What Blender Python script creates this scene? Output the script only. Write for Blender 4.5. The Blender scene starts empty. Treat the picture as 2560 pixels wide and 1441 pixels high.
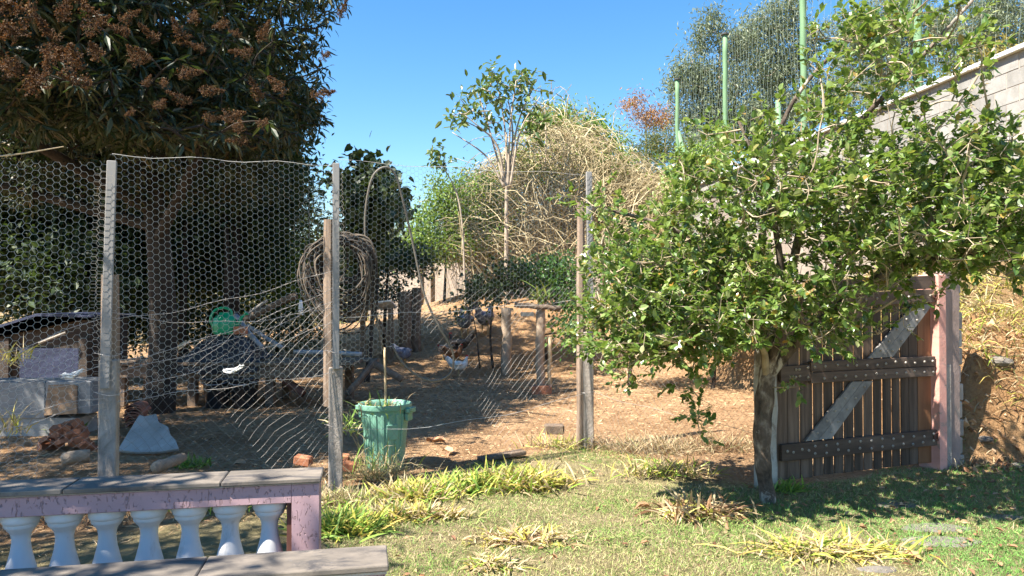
import bpy, math, random
import numpy as np
from mathutils import Vector, Matrix

rng = np.random.default_rng(11)
random.seed(11)
S = bpy.context.scene
COL = S.collection

# ------------------------------------------------------------------ camera, sky, sun, exposure
cam_data = bpy.data.cameras.new("camera")
cam_data.sensor_width = 36.0
cam_data.lens = 26.0
cam_data.clip_start = 0.05
cam_data.clip_end = 2000.0
cam = bpy.data.objects.new("camera", cam_data)
COL.objects.link(cam)
CAM_Z = 1.6
cam.location = (0, 0, CAM_Z)
cam.rotation_euler = (math.radians(90.85), 0, 0)
S.camera = cam

SUN_EL, SUN_AZ = math.radians(54), math.radians(34)
SUN_DIR = Vector((-math.cos(SUN_EL) * math.cos(SUN_AZ), -math.cos(SUN_EL) * math.sin(SUN_AZ), math.sin(SUN_EL)))
world = bpy.data.worlds.new("World")
S.world = world
world.use_nodes = True
wn = world.node_tree
for nd in list(wn.nodes):
    wn.nodes.remove(nd)
w_out = wn.nodes.new("ShaderNodeOutputWorld")
w_bg = wn.nodes.new("ShaderNodeBackground")
w_sky = wn.nodes.new("ShaderNodeTexSky")
w_sky.sky_type = 'NISHITA'
w_sky.sun_disc = False
w_sky.sun_elevation = SUN_EL
w_sky.sun_rotation = math.atan2(SUN_DIR.x, SUN_DIR.y)
w_sky.altitude = 600
w_sky.air_density = 1.25
w_sky.dust_density = 0.1
w_sky.ozone_density = 3.0
w_bg.inputs['Strength'].default_value = 0.07
w_hs = wn.nodes.new("ShaderNodeHueSaturation")
w_hs.inputs['Saturation'].default_value = 1.3
wn.links.new(w_sky.outputs[0], w_hs.inputs['Color'])
wn.links.new(w_hs.outputs[0], w_bg.inputs[0])
wn.links.new(w_bg.outputs[0], w_out.inputs[0])

sun_data = bpy.data.lights.new("sun", 'SUN')
sun_data.energy = 5.0
sun_data.angle = math.radians(0.53)
sun_data.color = (1.0, 0.93, 0.82)
sun = bpy.data.objects.new("sun", sun_data)
sun.rotation_euler = SUN_DIR.to_track_quat('Z', 'Y').to_euler()
sun.location = SUN_DIR * 60
COL.objects.link(sun)

S.view_settings.view_transform = 'Standard'
S.view_settings.look = 'None'
S.view_settings.exposure = 1.8
S.view_settings.gamma = 1.0
S.view_settings.use_curve_mapping = False
S.render.engine = 'CYCLES'
S.cycles.max_bounces = 6
S.cycles.diffuse_bounces = 3
S.cycles.transparent_max_bounces = 8

# ------------------------------------------------------------------ helpers
F = 1849.0

def pt(px, py, Y):
    """world point at distance Y for a sighting of the photograph"""
    return np.array([(px - 1280.0) / F * Y, Y, CAM_Z + (748.0 - py) / F * Y])

def tag(o, label=None, cat=None, group=None, kind=None):
    if label: o['label'] = label
    if cat: o['category'] = cat
    if group: o['group'] = group
    if kind: o['kind'] = kind
    return o

def empty(name, loc=(0, 0, 0), rz=0.0):
    o = bpy.data.objects.new(name, None)
    o.empty_display_size = 0.1
    o.location = loc
    o.rotation_euler = (0, 0, rz)
    COL.objects.link(o)
    return o

def thing(name, label, cat, loc=(0, 0, 0), rz=0.0, group=None):
    return tag(empty(name, loc, rz), label, cat, group)

def link(name, me, parent=None, loc=None, rot=None, scale=None):
    o = bpy.data.objects.new(name, me)
    COL.objects.link(o)
    if parent is not None: o.parent = parent
    if loc is not None: o.location = loc
    if rot is not None: o.rotation_euler = rot
    if scale is not None: o.scale = scale
    return o

def mesh_np(name, V, T, mat=None, smooth=False, col=None):
    V = np.ascontiguousarray(V, dtype=np.float32)
    T = np.ascontiguousarray(T, dtype=np.int32)
    me = bpy.data.meshes.new(name)
    me.vertices.add(len(V))
    me.vertices.foreach_set('co', V.ravel())
    k = T.shape[1]
    me.loops.add(T.size)
    me.loops.foreach_set('vertex_index', T.ravel())
    me.polygons.add(len(T))
    me.polygons.foreach_set('loop_start', np.arange(0, T.size, k, dtype=np.int32))
    me.polygons.foreach_set('use_smooth', np.full(len(T), bool(smooth)))
    if col is not None:
        at = me.color_attributes.new("Col", 'FLOAT_COLOR', 'POINT')
        c4 = np.ones((len(V), 4), np.float32)
        c4[:, :3] = col
        at.data.foreach_set('color', c4.ravel())
    me.update(calc_edges=True)
    if mat: me.materials.append(mat)
    return me

def tube(P, R, n=6, cap=True):
    P = np.asarray(P, float)
    k = len(P)
    R = np.broadcast_to(np.asarray(R, float), (k,))
    tg = np.gradient(P, axis=0)
    tg /= np.linalg.norm(tg, axis=1)[:, None] + 1e-12
    a = np.array([0, 0, 1.0]) if abs(tg[0, 2]) < 0.9 else np.array([1.0, 0, 0])
    u = np.cross(tg[0], a); u /= np.linalg.norm(u)
    V = []
    ang = np.arange(n) * 2 * math.pi / n
    for i in range(k):
        u = u - tg[i] * np.dot(u, tg[i])
        u /= np.linalg.norm(u) + 1e-12
        w = np.cross(tg[i], u)
        V.append(P[i] + R[i] * (np.cos(ang)[:, None] * u + np.sin(ang)[:, None] * w))
    V = np.concatenate(V)
    T = []
    for i in range(k - 1):
        for j in range(n):
            a0 = i * n + j; a1 = i * n + (j + 1) % n
            T.append((a0, a1, a1 + n)); T.append((a0, a1 + n, a0 + n))
    if cap:
        for j in range(1, n - 1):
            T.append((0, j + 1, j))
            b = (k - 1) * n
            T.append((b, b + j, b + j + 1))
    return V, np.array(T)

BOXT = np.array([(0, 2, 1), (0, 3, 2), (4, 5, 6), (4, 6, 7), (0, 1, 5), (0, 5, 4), (1, 2, 6), (1, 6, 5), (2, 3, 7), (2, 7, 6), (3, 0, 4), (3, 4, 7)])

class G:
    """collects shapes for ONE mesh object"""
    def __init__(s): s.V = []; s.T = []; s.n = 0
    def add(s, V, T):
        V = np.asarray(V, float); T = np.asarray(T)
        s.V.append(V); s.T.append(T + s.n); s.n += len(V); return s
    def tube(s, P, R, n=6, cap=True): return s.add(*tube(P, R, n, cap))
    def box(s, c, d, M=None, taper=1.0):
        x, y, z = np.asarray(d, float) / 2
        V = np.array([(-x, -y, -z), (x, -y, -z), (x, y, -z), (-x, y, -z), (-x, -y, z), (x, -y, z), (x, y, z), (-x, y, z)])
        V[4:, :2] *= taper
        if M is not None: V = V @ np.asarray(M).T
        return s.add(V + np.asarray(c, float), BOXT)
    def prism(s, poly, o, eu, ev, en, d0, d1):
        """polygon (u,v) extruded from d0 to d1 along en"""
        poly = np.asarray(poly, float); k = len(poly)
        o, eu, ev, en = (np.asarray(q, float) for q in (o, eu, ev, en))
        base = o + poly[:, :1] * eu + poly[:, 1:] * ev
        V = np.concatenate([base + en * d0, base + en * d1])
        T = []
        for j in range(1, k - 1):
            T.append((0, j + 1, j)); T.append((k, k + j, k + j + 1))
        for j in range(k):
            a, b = j, (j + 1) % k
            T.append((a, b, b + k)); T.append((a, b + k, a + k))
        return s.add(V, T)
    def lathe(s, prof, c=(0, 0, 0), n=24, M=None):
        prof = np.asarray(prof, float); k = len(prof)
        ang = np.arange(n) * 2 * math.pi / n
        V = np.concatenate([np.stack([r * np.cos(ang), r * np.sin(ang), np.full(n, z)], 1) for r, z in prof])
        T = []
        for i in range(k - 1):
            for j in range(n):
                a = i * n + j; b = i * n + (j + 1) % n
                T.append((a, b, b + n)); T.append((a, b + n, a + n))
        if M is not None: V = V @ np.asarray(M).T
        return s.add(V + np.asarray(c, float), T)
    def data(s): return np.concatenate(s.V), np.concatenate(s.T)
    def mesh(s, name, mat, smooth=False):
        V, T = s.data(); return mesh_np(name, V, T, mat, smooth)
    def build(s, name, mat, parent=None, smooth=False, bevel=0.0, loc=None, rz=None):
        o = link(name, s.mesh(name, mat, smooth), parent, loc)
        if rz is not None: o.rotation_euler = (0, 0, rz)
        if bevel:
            m = o.modifiers.new('bevel', 'BEVEL'); m.width = bevel; m.segments = 1; m.limit_method = 'ANGLE'
        return o

def rotz(a):
    c, s = math.cos(a), math.sin(a)
    return np.array([(c, -s, 0), (s, c, 0), (0, 0, 1.0)])
def rot(ax, a):
    return np.array(Matrix.Rotation(a, 3, ax))

def curve_pts(ctrl, n=40):
    """Catmull-Rom through control points"""
    c = np.asarray(ctrl, float)
    c = np.vstack([2 * c[0] - c[1], c, 2 * c[-1] - c[-2]])
    out = []
    m = len(c) - 3
    per = max(2, n // m)
    for i in range(m):
        p0, p1, p2, p3 = c[i:i + 4]
        for t in np.linspace(0, 1, per, endpoint=(i == m - 1)):
            out.append(0.5 * ((2 * p1) + (-p0 + p2) * t + (2 * p0 - 5 * p1 + 4 * p2 - p3) * t * t + (-p0 + 3 * p1 - 3 * p2 + p3) * t ** 3))
    return np.array(out)

# value noise -------------------------------------------------------
_tab = rng.random((256, 256))
def vnoise(x, y):
    x = np.asarray(x, float); y = np.asarray(y, float)
    xi = np.floor(x).astype(int); yi = np.floor(y).astype(int)
    fx = x - xi; fy = y - yi
    fx = fx * fx * (3 - 2 * fx); fy = fy * fy * (3 - 2 * fy)
    g = lambda a, b: _tab[a % 256, b % 256]
    return (g(xi, yi) * (1 - fx) + g(xi + 1, yi) * fx) * (1 - fy) + (g(xi, yi + 1) * (1 - fx) + g(xi + 1, yi + 1) * fx) * fy
def fbm(x, y, o=4):
    s = 0; a = 0.5; t = 0
    x = np.asarray(x, float); y = np.asarray(y, float)
    for i in range(o):
        s = s + a * vnoise(x * 2 ** i + 17.3 * i, y * 2 ** i + 5.1 * i); t += a; a *= .5
    return s / t
def sstep(a, b, x):
    t = np.clip((np.asarray(x, float) - a) / (b - a), 0, 1)
    return t * t * (3 - 2 * t)

# ------------------------------------------------------------------ materials
def new_mat(name):
    m = bpy.data.materials.new(name); m.use_nodes = True
    nt = m.node_tree
    return m, nt, nt.nodes['Principled BSDF']

def N(nt, typ, **kw):
    n = nt.nodes.new(typ)
    for k, v in kw.items():
        if k in ('operation', 'blend_type', 'data_type', 'noise_dimensions', 'feature', 'attribute_name', 'interpolation', 'distance', 'wave_type', 'bands_direction'):
            setattr(n, k, v)
        else:
            n.inputs[k].default_value = v
    return n

def ramp(nt, fac, stops, interp='LINEAR'):
    r = nt.nodes.new('ShaderNodeValToRGB')
    r.color_ramp.interpolation = interp
    el = r.color_ramp.elements
    while len(el) < len(stops): el.new(0.5)
    for e, (p, c) in zip(el, stops):
        e.position = p; e.color = (*c, 1)
    nt.links.new(fac, r.inputs[0])
    return r.outputs[0]

def mixc(nt, fac, a, b, typ='MIX'):
    n = nt.nodes.new('ShaderNodeMix'); n.data_type = 'RGBA'; n.blend_type = typ
    for sock, v in ((n.inputs[0], fac), (n.inputs[6], a), (n.inputs[7], b)):
        if hasattr(v, 'is_linked'): nt.links.new(v, sock)
        elif isinstance(v, (int, float)): sock.default_value = v
        else: sock.default_value = (*v, 1)
    return n.outputs[2]

def coords(nt, scale=(1, 1, 1), kind='Object'):
    tc = nt.nodes.new('ShaderNodeTexCoord')
    mp = nt.nodes.new('ShaderNodeMapping')
    mp.inputs['Scale'].default_value = scale
    nt.links.new(tc.outputs[kind], mp.inputs[0])
    return mp.outputs[0]

def noise(nt, vec, scale, detail=5, rough=.6, dist=0.0):
    n = nt.nodes.new('ShaderNodeTexNoise')
    n.inputs['Scale'].default_value = scale
    n.inputs['Detail'].default_value = detail
    n.inputs['Roughness'].default_value = rough
    n.inputs['Distortion'].default_value = dist
    nt.links.new(vec, n.inputs['Vector'])
    return n.outputs['Fac']

def bump(nt, b, h, strength=.5, dist=.01):
    n = nt.nodes.new('ShaderNodeBump')
    n.inputs['Strength'].default_value = strength
    n.inputs['Distance'].default_value = dist
    nt.links.new(h, n.inputs['Height'])
    nt.links.new(n.outputs[0], b.inputs['Normal'])

def rand_fac(nt):
    """0..1, different for every loose piece and every object"""
    g = nt.nodes.new('ShaderNodeNewGeometry'); oi = nt.nodes.new('ShaderNodeObjectInfo')
    a = N(nt, 'ShaderNodeMath', operation='ADD')
    nt.links.new(g.outputs['Random Per Island'], a.inputs[0]); nt.links.new(oi.outputs['Random'], a.inputs[1])
    f = N(nt, 'ShaderNodeMath', operation='FRACT'); nt.links.new(a.outputs[0], f.inputs[0])
    return f.outputs[0]

def leaf_mat(name, stops, rough=.45, trans=.3, tcol=(.25, .4, .05), spec=.5):
    m, nt, b = new_mat(name)
    c = ramp(nt, rand_fac(nt), stops)
    nt.links.new(c, b.inputs['Base Color'])
    b.inputs['Roughness'].default_value = rough
    b.inputs['Specular IOR Level'].default_value = spec
    if trans:
        tr = nt.nodes.new('ShaderNodeBsdfTranslucent')
        tc = mixc(nt, 1.0, c, tuple(2.2 * q for q in tcol), 'MULTIPLY')
        tc = mixc(nt, .6, c, tcol)
        nt.links.new(tc, tr.inputs[0])
        mx = nt.nodes.new('ShaderNodeMixShader'); mx.inputs[0].default_value = trans
        nt.links.new(b.outputs[0], mx.inputs[1]); nt.links.new(tr.outputs[0], mx.inputs[2])
        nt.links.new(mx.outputs[0], nt.nodes['Material Output'].inputs[0])
    return m

def surf(name, stops, scale=6, rough=.85, stretch=(1, 1, 1), bstr=.4, bdist=.01, bscale=None, per_obj=0.0, metal=0.0, spec=.4, detail=6, spots=None):
    """noise-coloured surface with relief; per_obj varies the tone from object to object"""
    m, nt, b = new_mat(name)
    v = coords(nt, stretch)
    oi = nt.nodes.new('ShaderNodeObjectInfo')
    ad = N(nt, 'ShaderNodeVectorMath', operation='ADD'); nt.links.new(v, ad.inputs[0])
    ml = N(nt, 'ShaderNodeVectorMath', operation='SCALE'); ml.inputs[0].default_value = (37, 53, 71)
    nt.links.new(oi.outputs['Random'], ml.inputs['Scale']); nt.links.new(ml.outputs[0], ad.inputs[1])
    v = ad.outputs[0]
    f = noise(nt, v, scale, detail, .65, .4)
    c = ramp(nt, f, stops)
    if spots:
        for (sc, lo, hi, scol) in spots:
            sp = noise(nt, v, sc, 6, .7, .6)
            mr = N(nt, 'ShaderNodeMapRange'); mr.inputs[1].default_value = lo; mr.inputs[2].default_value = hi
            nt.links.new(sp, mr.inputs[0])
            c = mixc(nt, mr.outputs[0], c, scol)
    if per_obj:
        rm = ramp(nt, oi.outputs['Random'], [(0, (1 - per_obj,) * 3), (1, (1 + per_obj,) * 3)])
        c = mixc(nt, 1.0, c, rm, 'MULTIPLY')
    nt.links.new(c, b.inputs['Base Color'])
    b.inputs['Roughness'].default_value = rough
    b.inputs['Metallic'].default_value = metal
    b.inputs['Specular IOR Level'].default_value = spec
    h = noise(nt, v, bscale or scale * 5, 8, .7)
    bump(nt, b, h, bstr, bdist)
    return m

def plain(name, c, rough=.5, metal=0.0, spec=.5, trans=0.0):
    m, nt, b = new_mat(name)
    v = coords(nt)
    f = noise(nt, v, 9, 5)
    cc = ramp(nt, f, [(.25, tuple(q * .78 for q in c)), (.75, tuple(min(1, q * 1.15) for q in c))])
    nt.links.new(cc, b.inputs['Base Color'])
    b.inputs['Roughness'].default_value = rough
    b.inputs['Metallic'].default_value = metal
    b.inputs['Specular IOR Level'].default_value = spec
    return m

def attr_mat(name, rough=.6, trans=.3, spec=.3):
    """blades coloured one by one by their own colour"""
    m, nt, b = new_mat(name)
    a = nt.nodes.new('ShaderNodeAttribute'); a.attribute_name = 'Col'
    nt.links.new(a.outputs['Color'], b.inputs['Base Color'])
    b.inputs['Roughness'].default_value = rough
    b.inputs['Specular IOR Level'].default_value = spec
    if trans:
        tr = nt.nodes.new('ShaderNodeBsdfTranslucent'); nt.links.new(a.outputs['Color'], tr.inputs[0])
        mx = nt.nodes.new('ShaderNodeMixShader'); mx.inputs[0].default_value = trans
        nt.links.new(b.outputs[0], mx.inputs[1]); nt.links.new(tr.outputs[0], mx.inputs[2])
        nt.links.new(mx.outputs[0], nt.nodes['Material Output'].inputs[0])
    return m

M = {}
M['wire'] = plain('galvanised_wire', (.50, .49, .46), .5, .15)
M['slabstone'] = surf('sunken_stone', [(.3, (.10, .09, .08)), (.7, (.19, .17, .15))], 6, .95)
M['link'] = plain('dull_chain_link', (.21, .195, .175), .55, .15)
M['wire_old'] = plain('weathered_wire', (.30, .27, .23), .6, .15)
M['barb'] = plain('barbed_wire', (.42, .38, .34), .55, .2)
M['channel'] = surf('grey_batten', [(.2, (.20, .195, .19)), (.8, (.31, .30, .29))], 5, .8, (1, 1, .2), .2, .003)
M['concrete'] = surf('post_concrete', [(.25, (.20, .17, .145)), (.55, (.36, .315, .275)), (.8, (.47, .42, .37))], 9, .95, (1, 1, .6), .9, .012, 60, spots=[(5, .55, .75, (.13, .125, .1))])
M['oldwood'] = surf('old_post_wood', [(.2, (.10, .07, .05)), (.55, (.26, .19, .14)), (.85, (.37, .30, .24))], 14, .9, (1, 1, .08), .8, .01, 40)
M['greywood'] = surf('grey_wood', [(.2, (.16, .14, .12)), (.55, (.33, .30, .26)), (.85, (.45, .41, .36))], 14, .9, (1, 1, .08), .8, .01, 40)
M['plank'] = surf('gate_plank_wood', [(.25, (.022, .015, .011)), (.48, (.085, .056, .04)), (.72, (.20, .14, .105))], 16, .75, (1, 1, .05), .6, .004, 30, per_obj=.38)
M['plank_red'] = surf('gate_plank_red_wood', [(.2, (.07, .025, .012)), (.5, (.17, .07, .03)), (.8, (.26, .13, .06))], 11, .7, (1, 1, .07), .6, .004, 30)
M['rail'] = surf('gate_rail_wood', [(.25, (.030, .020, .015)), (.5, (.085, .056, .042)), (.75, (.18, .13, .10))], 11, .7, (.12, .12, 1), .6, .004, 30, per_obj=.2)
M['brace'] = surf('gate_brace_wood', [(.25, (.09, .085, .082)), (.5, (.20, .19, .182)), (.75, (.33, .315, .30))], 12, .8, (.5, .5, .5), .6, .004, 30, per_obj=.15)
M['bolt'] = plain('bolt_iron', (.40, .36, .32), .5, .2)
M['rust'] = plain('rusty_iron', (.16, .07, .05), .8, .3)

def stucco(name, c, dark):
    m, nt, b = new_mat(name)
    v = coords(nt)
    st = coords(nt, (1, 1, .35))
    n1 = noise(nt, v, 3, 5)
    base = ramp(nt, n1, [(.25, tuple(q * .82 for q in c)), (.7, tuple(min(1, q * 1.1) for q in c))])
    # worm grooves of the trowelled render
    g1 = noise(nt, st, 88, 2, .5, 1.0)
    mr = N(nt, 'ShaderNodeMapRange'); mr.inputs[1].default_value = .33; mr.inputs[2].default_value = .40
    nt.links.new(g1, mr.inputs[0])
    pit = mr.outputs[0]
    wv = noise(nt, v, 11, 4)
    m2 = N(nt, 'ShaderNodeMapRange'); m2.inputs[1].default_value = .60; m2.inputs[2].default_value = .72
    nt.links.new(wv, m2.inputs[0])
    base = mixc(nt, m2.outputs[0], base, tuple(min(1, q * 1.25) for q in c))
    colr = mixc(nt, pit, dark, base)
    nt.links.new(colr, b.inputs['Base Color'])
    b.inputs['Roughness'].default_value = .9
    bump(nt, b, pit, .9, .006)
    return m
M['pink'] = stucco('pink_stucco', (.44, .285, .30), (.33, .21, .215))
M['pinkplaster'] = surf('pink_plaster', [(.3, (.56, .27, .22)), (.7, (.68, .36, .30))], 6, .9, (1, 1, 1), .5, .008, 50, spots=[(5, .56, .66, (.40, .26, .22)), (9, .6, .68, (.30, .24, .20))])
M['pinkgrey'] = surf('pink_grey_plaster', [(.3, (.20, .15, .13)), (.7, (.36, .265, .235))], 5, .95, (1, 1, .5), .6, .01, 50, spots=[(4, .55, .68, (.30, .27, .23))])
M['whiteplaster'] = surf('flaking_lime_plaster', [(.3, (.30, .28, .25)), (.7, (.52, .50, .46))], 7, .95, (1, 1, 1), .8, .015, 30, spots=[(6, .52, .62, (.22, .19, .16))])
M['stone'] = surf('coping_stone', [(.25, (.055, .05, .046)), (.45, (.14, .12, .10)), (.7, (.25, .21, .17))], 3.2, .75, (1, 2.2, 1), .35, .004, 40, per_obj=.1, detail=9, spots=[(4.2, .52, .62, (.075, .068, .066)), (14, .62, .72, (.14, .13, .13))])
M['mortar'] = surf('mortar_bed', [(.3, (.32, .30, .28)), (.7, (.52, .50, .47))], 14, .95)
M['baluster'] = surf('baluster_paint', [(.3, (.58, .57, .55)), (.7, (.74, .73, .71))], 3, .6, (1, 1, .3), .12, .003, 25, spots=[(7, .58, .74, (.40, .38, .34)), (26, .68, .73, (.16, .14, .12))])
M['soil'] = None
M['brick'] = surf('broken_brick', [(.3, (.26, .095, .05)), (.7, (.44, .19, .10))], 12, .95, (1, 1, 1), .7, .01, per_obj=.25)
M['tile'] = surf('clay_roof_tile', [(.3, (.20, .085, .06)), (.7, (.36, .17, .115))], 8, .95, (1, 1, 1), .5, .006, per_obj=.25)
M['block'] = surf('concrete_block', [(.3, (.23, .22, .20)), (.7, (.34, .325, .305))], 8, .95, (1, 1, 1), .5, .006, 60, per_obj=.14)
M['joint'] = surf('block_joint', [(.3, (.34, .27, .22)), (.7, (.48, .40, .33))], 12, .95)
M['coping'] = surf('white_coping', [(.3, (.55, .54, .51)), (.7, (.74, .73, .70))], 5, .85)
M['oldwall'] = surf('stained_render_wall', [(.25, (.20, .165, .135)), (.6, (.36, .30, .25)), (.85, (.46, .39, .33))], 1.4, .95, (1, 1, .6), .6, .02, 30, spots=[(1.6, .55, .7, (.20, .17, .145))])
M['binplastic'] = surf('green_bin_plastic', [(.3, (.11, .27, .20)), (.7, (.20, .39, .30))], 5, .55, (1, 1, .6), .2, .004, spots=[(9, .58, .7, (.24, .40, .32))])
M['canplastic'] = plain('green_can_plastic', (.005, .36, .17), .3)
M['blackplastic'] = plain('black_plastic', (.022, .024, .027), .35)
M['tarp'] = surf('dark_tarpaulin', [(.3, (.013, .015, .02)), (.7, (.035, .038, .047))], 4, .55, (1, 1, 1), .8, .03, 9)
M['bluetarp'] = surf('blue_tarpaulin', [(.3, (.016, .022, .05)), (.7, (.035, .045, .095))], 4, .55, (1, 1, 1), .8, .03, 9)
M['pipe'] = plain('grey_pipe', (.30, .32, .35), .5)
M['bamboo'] = plain('dry_bamboo', (.48, .36, .21), .6)
M['deadwood'] = surf('dead_wood', [(.2, (.07, .05, .035)), (.7, (.22, .16, .115))], 10, .95, (1, 1, 1), .9, .02)
M['lightwood'] = surf('pale_dead_wood', [(.2, (.22, .16, .11)), (.7, (.46, .35, .25))], 10, .95, (1, 1, 1), .9, .02)
M['whitemetal'] = surf('dirty_white_enamel', [(.3, (.17, .175, .18)), (.7, (.26, .265, .27))], 2.5, .5, spots=[(5, .6, .75, (.34, .30, .26))])
M['cardboard'] = surf('brown_board', [(.3, (.20, .12, .07)), (.7, (.37, .25, .155))], 6, .9)
M['slab'] = surf('pale_slab', [(.3, (.24, .23, .21)), (.7, (.40, .385, .36))], 4, .9, spots=[(16, .62, .68, (.1, .09, .07))])
M['white'] = plain('white_paint', (.72, .72, .70), .5)
M['bulb'] = plain('white_lamp_glass', (.85, .85, .82), .3)
M['greenpole'] = surf('green_pole_paint', [(.3, (.11, .21, .105)), (.7, (.17, .28, .15))], 6, .7, (1, 1, .3), .3, .01)
M['rotwood'] = surf('dark_rotten_wood', [(.2, (.025, .02, .018)), (.7, (.08, .062, .05))], 10, .95, (1, 1, 1), .9, .02)
M['net'] = plain('pale_green_net', (.26, .32, .28), .8)
M['blackcap'] = plain('dark_cap', (.05, .05, .045), .6)
M['bark'] = surf('fruit_tree_bark', [(.32, (.035, .027, .02)), (.5, (.12, .09, .068)), (.68, (.34, .285, .23))], 11, .95, (1, 1, .6), .9, .02, 22, spots=[(5.5, .57, .63, (.40, .36, .31)), (6, .6, .7, (.07, .07, .045))])
M['twig'] = surf('pale_twig_bark', [(.3, (.22, .17, .115)), (.7, (.42, .34, .24))], 9, .9)
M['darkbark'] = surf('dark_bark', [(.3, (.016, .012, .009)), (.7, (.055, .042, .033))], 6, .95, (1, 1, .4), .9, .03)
M['palebark'] = surf('pale_bark', [(.3, (.28, .22, .16)), (.7, (.50, .42, .33))], 6, .95)
M['drystem'] = leaf_mat('dry_stem', [(0, (.20, .15, .075)), (.5, (.40, .32, .18)), (1, (.56, .47, .29))], .8, 0)
M['blade'] = attr_mat('grass_blade')
M['litter'] = attr_mat('dry_litter', .85, 0)
M['hose'] = plain('grey_hose', (.13, .115, .095), .6)
M['vine'] = leaf_mat('coiled_vine', [(0, (.018, .013, .010)), (.5, (.048, .036, .027)), (1, (.13, .10, .07))], .8, 0)
M['fruitleaf'] = leaf_mat('fruit_tree_leaf', [(0, (.04, .085, .016)), (.25, (.075, .145, .028)), (.55, (.135, .215, .046)), (.82, (.23, .30, .095)), (.95, (.35, .38, .17)), (.97, (.28, .22, .06)), (1, (.36, .2, .04))], .30, .36, (.30, .42, .05), .65)
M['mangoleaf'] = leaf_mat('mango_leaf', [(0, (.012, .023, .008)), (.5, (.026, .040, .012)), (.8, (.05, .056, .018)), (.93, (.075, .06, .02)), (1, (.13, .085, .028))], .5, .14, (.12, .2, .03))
M['panicle'] = leaf_mat('mango_flower', [(0, (.030, .016, .009)), (.5, (.058, .029, .013)), (.85, (.10, .055, .02)), (1, (.18, .11, .04))], .9, .2, (.3, .12, .04))
M['darkleaf'] = leaf_mat('dark_foliage', [(0, (.018, .036, .013)), (.7, (.04, .068, .02)), (1, (.075, .10, .03))], .5, .2, (.14, .22, .03))
M['oliveleaf'] = leaf_mat('olive_foliage', [(0, (.055, .075, .022)), (.6, (.11, .135, .036)), (1, (.21, .20, .06))], .6, .3, (.25, .3, .05))
M['limeleaf'] = leaf_mat('bright_foliage', [(0, (.07, .14, .022)), (.6, (.16, .26, .045)), (1, (.30, .35, .08))], .5, .35, (.3, .45, .05))
M['greyleaf'] = leaf_mat('grey_green_foliage', [(0, (.10, .13, .08)), (.6, (.18, .22, .14)), (1, (.29, .32, .22))], .6, .3, (.22, .3, .12))
M['rustleaf'] = leaf_mat('rust_foliage', [(0, (.22, .11, .035)), (.6, (.40, .21, .08)), (1, (.50, .32, .15))], .7, .3, (.4, .2, .06))
M['yellowleaf'] = leaf_mat('yellowing_foliage', [(0, (.17, .15, .03)), (.6, (.30, .25, .05)), (1, (.40, .32, .09))], .7, .3, (.4, .32, .06))
M['broadleaf'] = leaf_mat('broad_leaf', [(0, (.04, .08, .022)), (.6, (.10, .155, .04)), (1, (.21, .25, .085))], .33, .25, (.22, .34, .05), .6)
M['shrubleaf'] = leaf_mat('shrub_leaf', [(0, (.02, .06, .015)), (.6, (.05, .12, .026)), (1, (.10, .18, .04))], .35, .25, (.2, .36, .04))
# ------------------------------------------------------------------ the lie of the land
P1 = np.array([-2.80, 5.15]); P2 = np.array([-1.475, 6.2]); P3 = np.array([.80, 7.9])
GL = np.array([2.17, 6.22]); GR = np.array([3.99, 7.0])
P0 = P1 + (P1 - P2) * .75
FX = [-8, P0[0], P1[0], P2[0], P3[0], GL[0], GR[0], 6, 12]
FY = [2.0, P0[1], P1[1], P2[1], P3[1], GL[1], GR[1], 7.2, 7.6]
def fence_y(x): return np.interp(x, FX, FY)
def wall_x(y): return 7.25 - .1135 * np.asarray(y, float)

def bank_d(x, y):
    xt = np.interp(y, [0, 7, 12, 16, 20, 24, 30], [4.3, 4.2, 4.15, 3.9, 3.2, 2.2, 1.5])
    yt = 7.02 + .12 * np.clip(x - 4.2, 0, 10)
    return np.minimum(x - xt, y - yt)

def H(x, y):
    x = np.asarray(x, float); y = np.asarray(y, float)
    z = .06 * (fbm(x * .7, y * .7, 3) - .5)
    z = z + .9 * sstep(15, 24, y) * sstep(-14, -3, x) + .9 * sstep(15, 24, y) * sstep(-5, -1, x)
    z = z + 2.6 * sstep(24, 36, y) * sstep(-7, 0, x) + 3 * sstep(36, 70, y) * sstep(0, 16, x)
    d = bank_d(x, y) + .5 * (fbm(x * 1.1, y * 1.1, 4) - .5)
    n = fbm(x * 2.2 + 9, y * 2.2, 4) - .5
    zb = np.where(d < 0, 0, np.minimum(d * 3.0, .95) * sstep(0, .12, d) + np.clip(d - .32, 0, 9) * .82)
    zb = zb + (.35 * n + .34 * (fbm(x * 5 + 2, y * 5, 4) - .5)) * sstep(0, .3, d) * (1 - sstep(1.2, 2.5, d))
    zb = np.minimum(zb, 3.1)
    z = z + zb * sstep(6.9, 7.1, y)
    over = x - wall_x(y) - .12
    terr = 4.55 + .1 * n + 2 * sstep(28, 46, y) + 3 * sstep(14, 34, x)
    z = np.where((over > 0) & (y > 7.1) & (y < 24), np.maximum(z, terr), z)
    z = np.where((y >= 24) & (over > 0), np.maximum(z, 4.55 + 2 * sstep(28, 46, y)), z)
    return z

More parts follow.
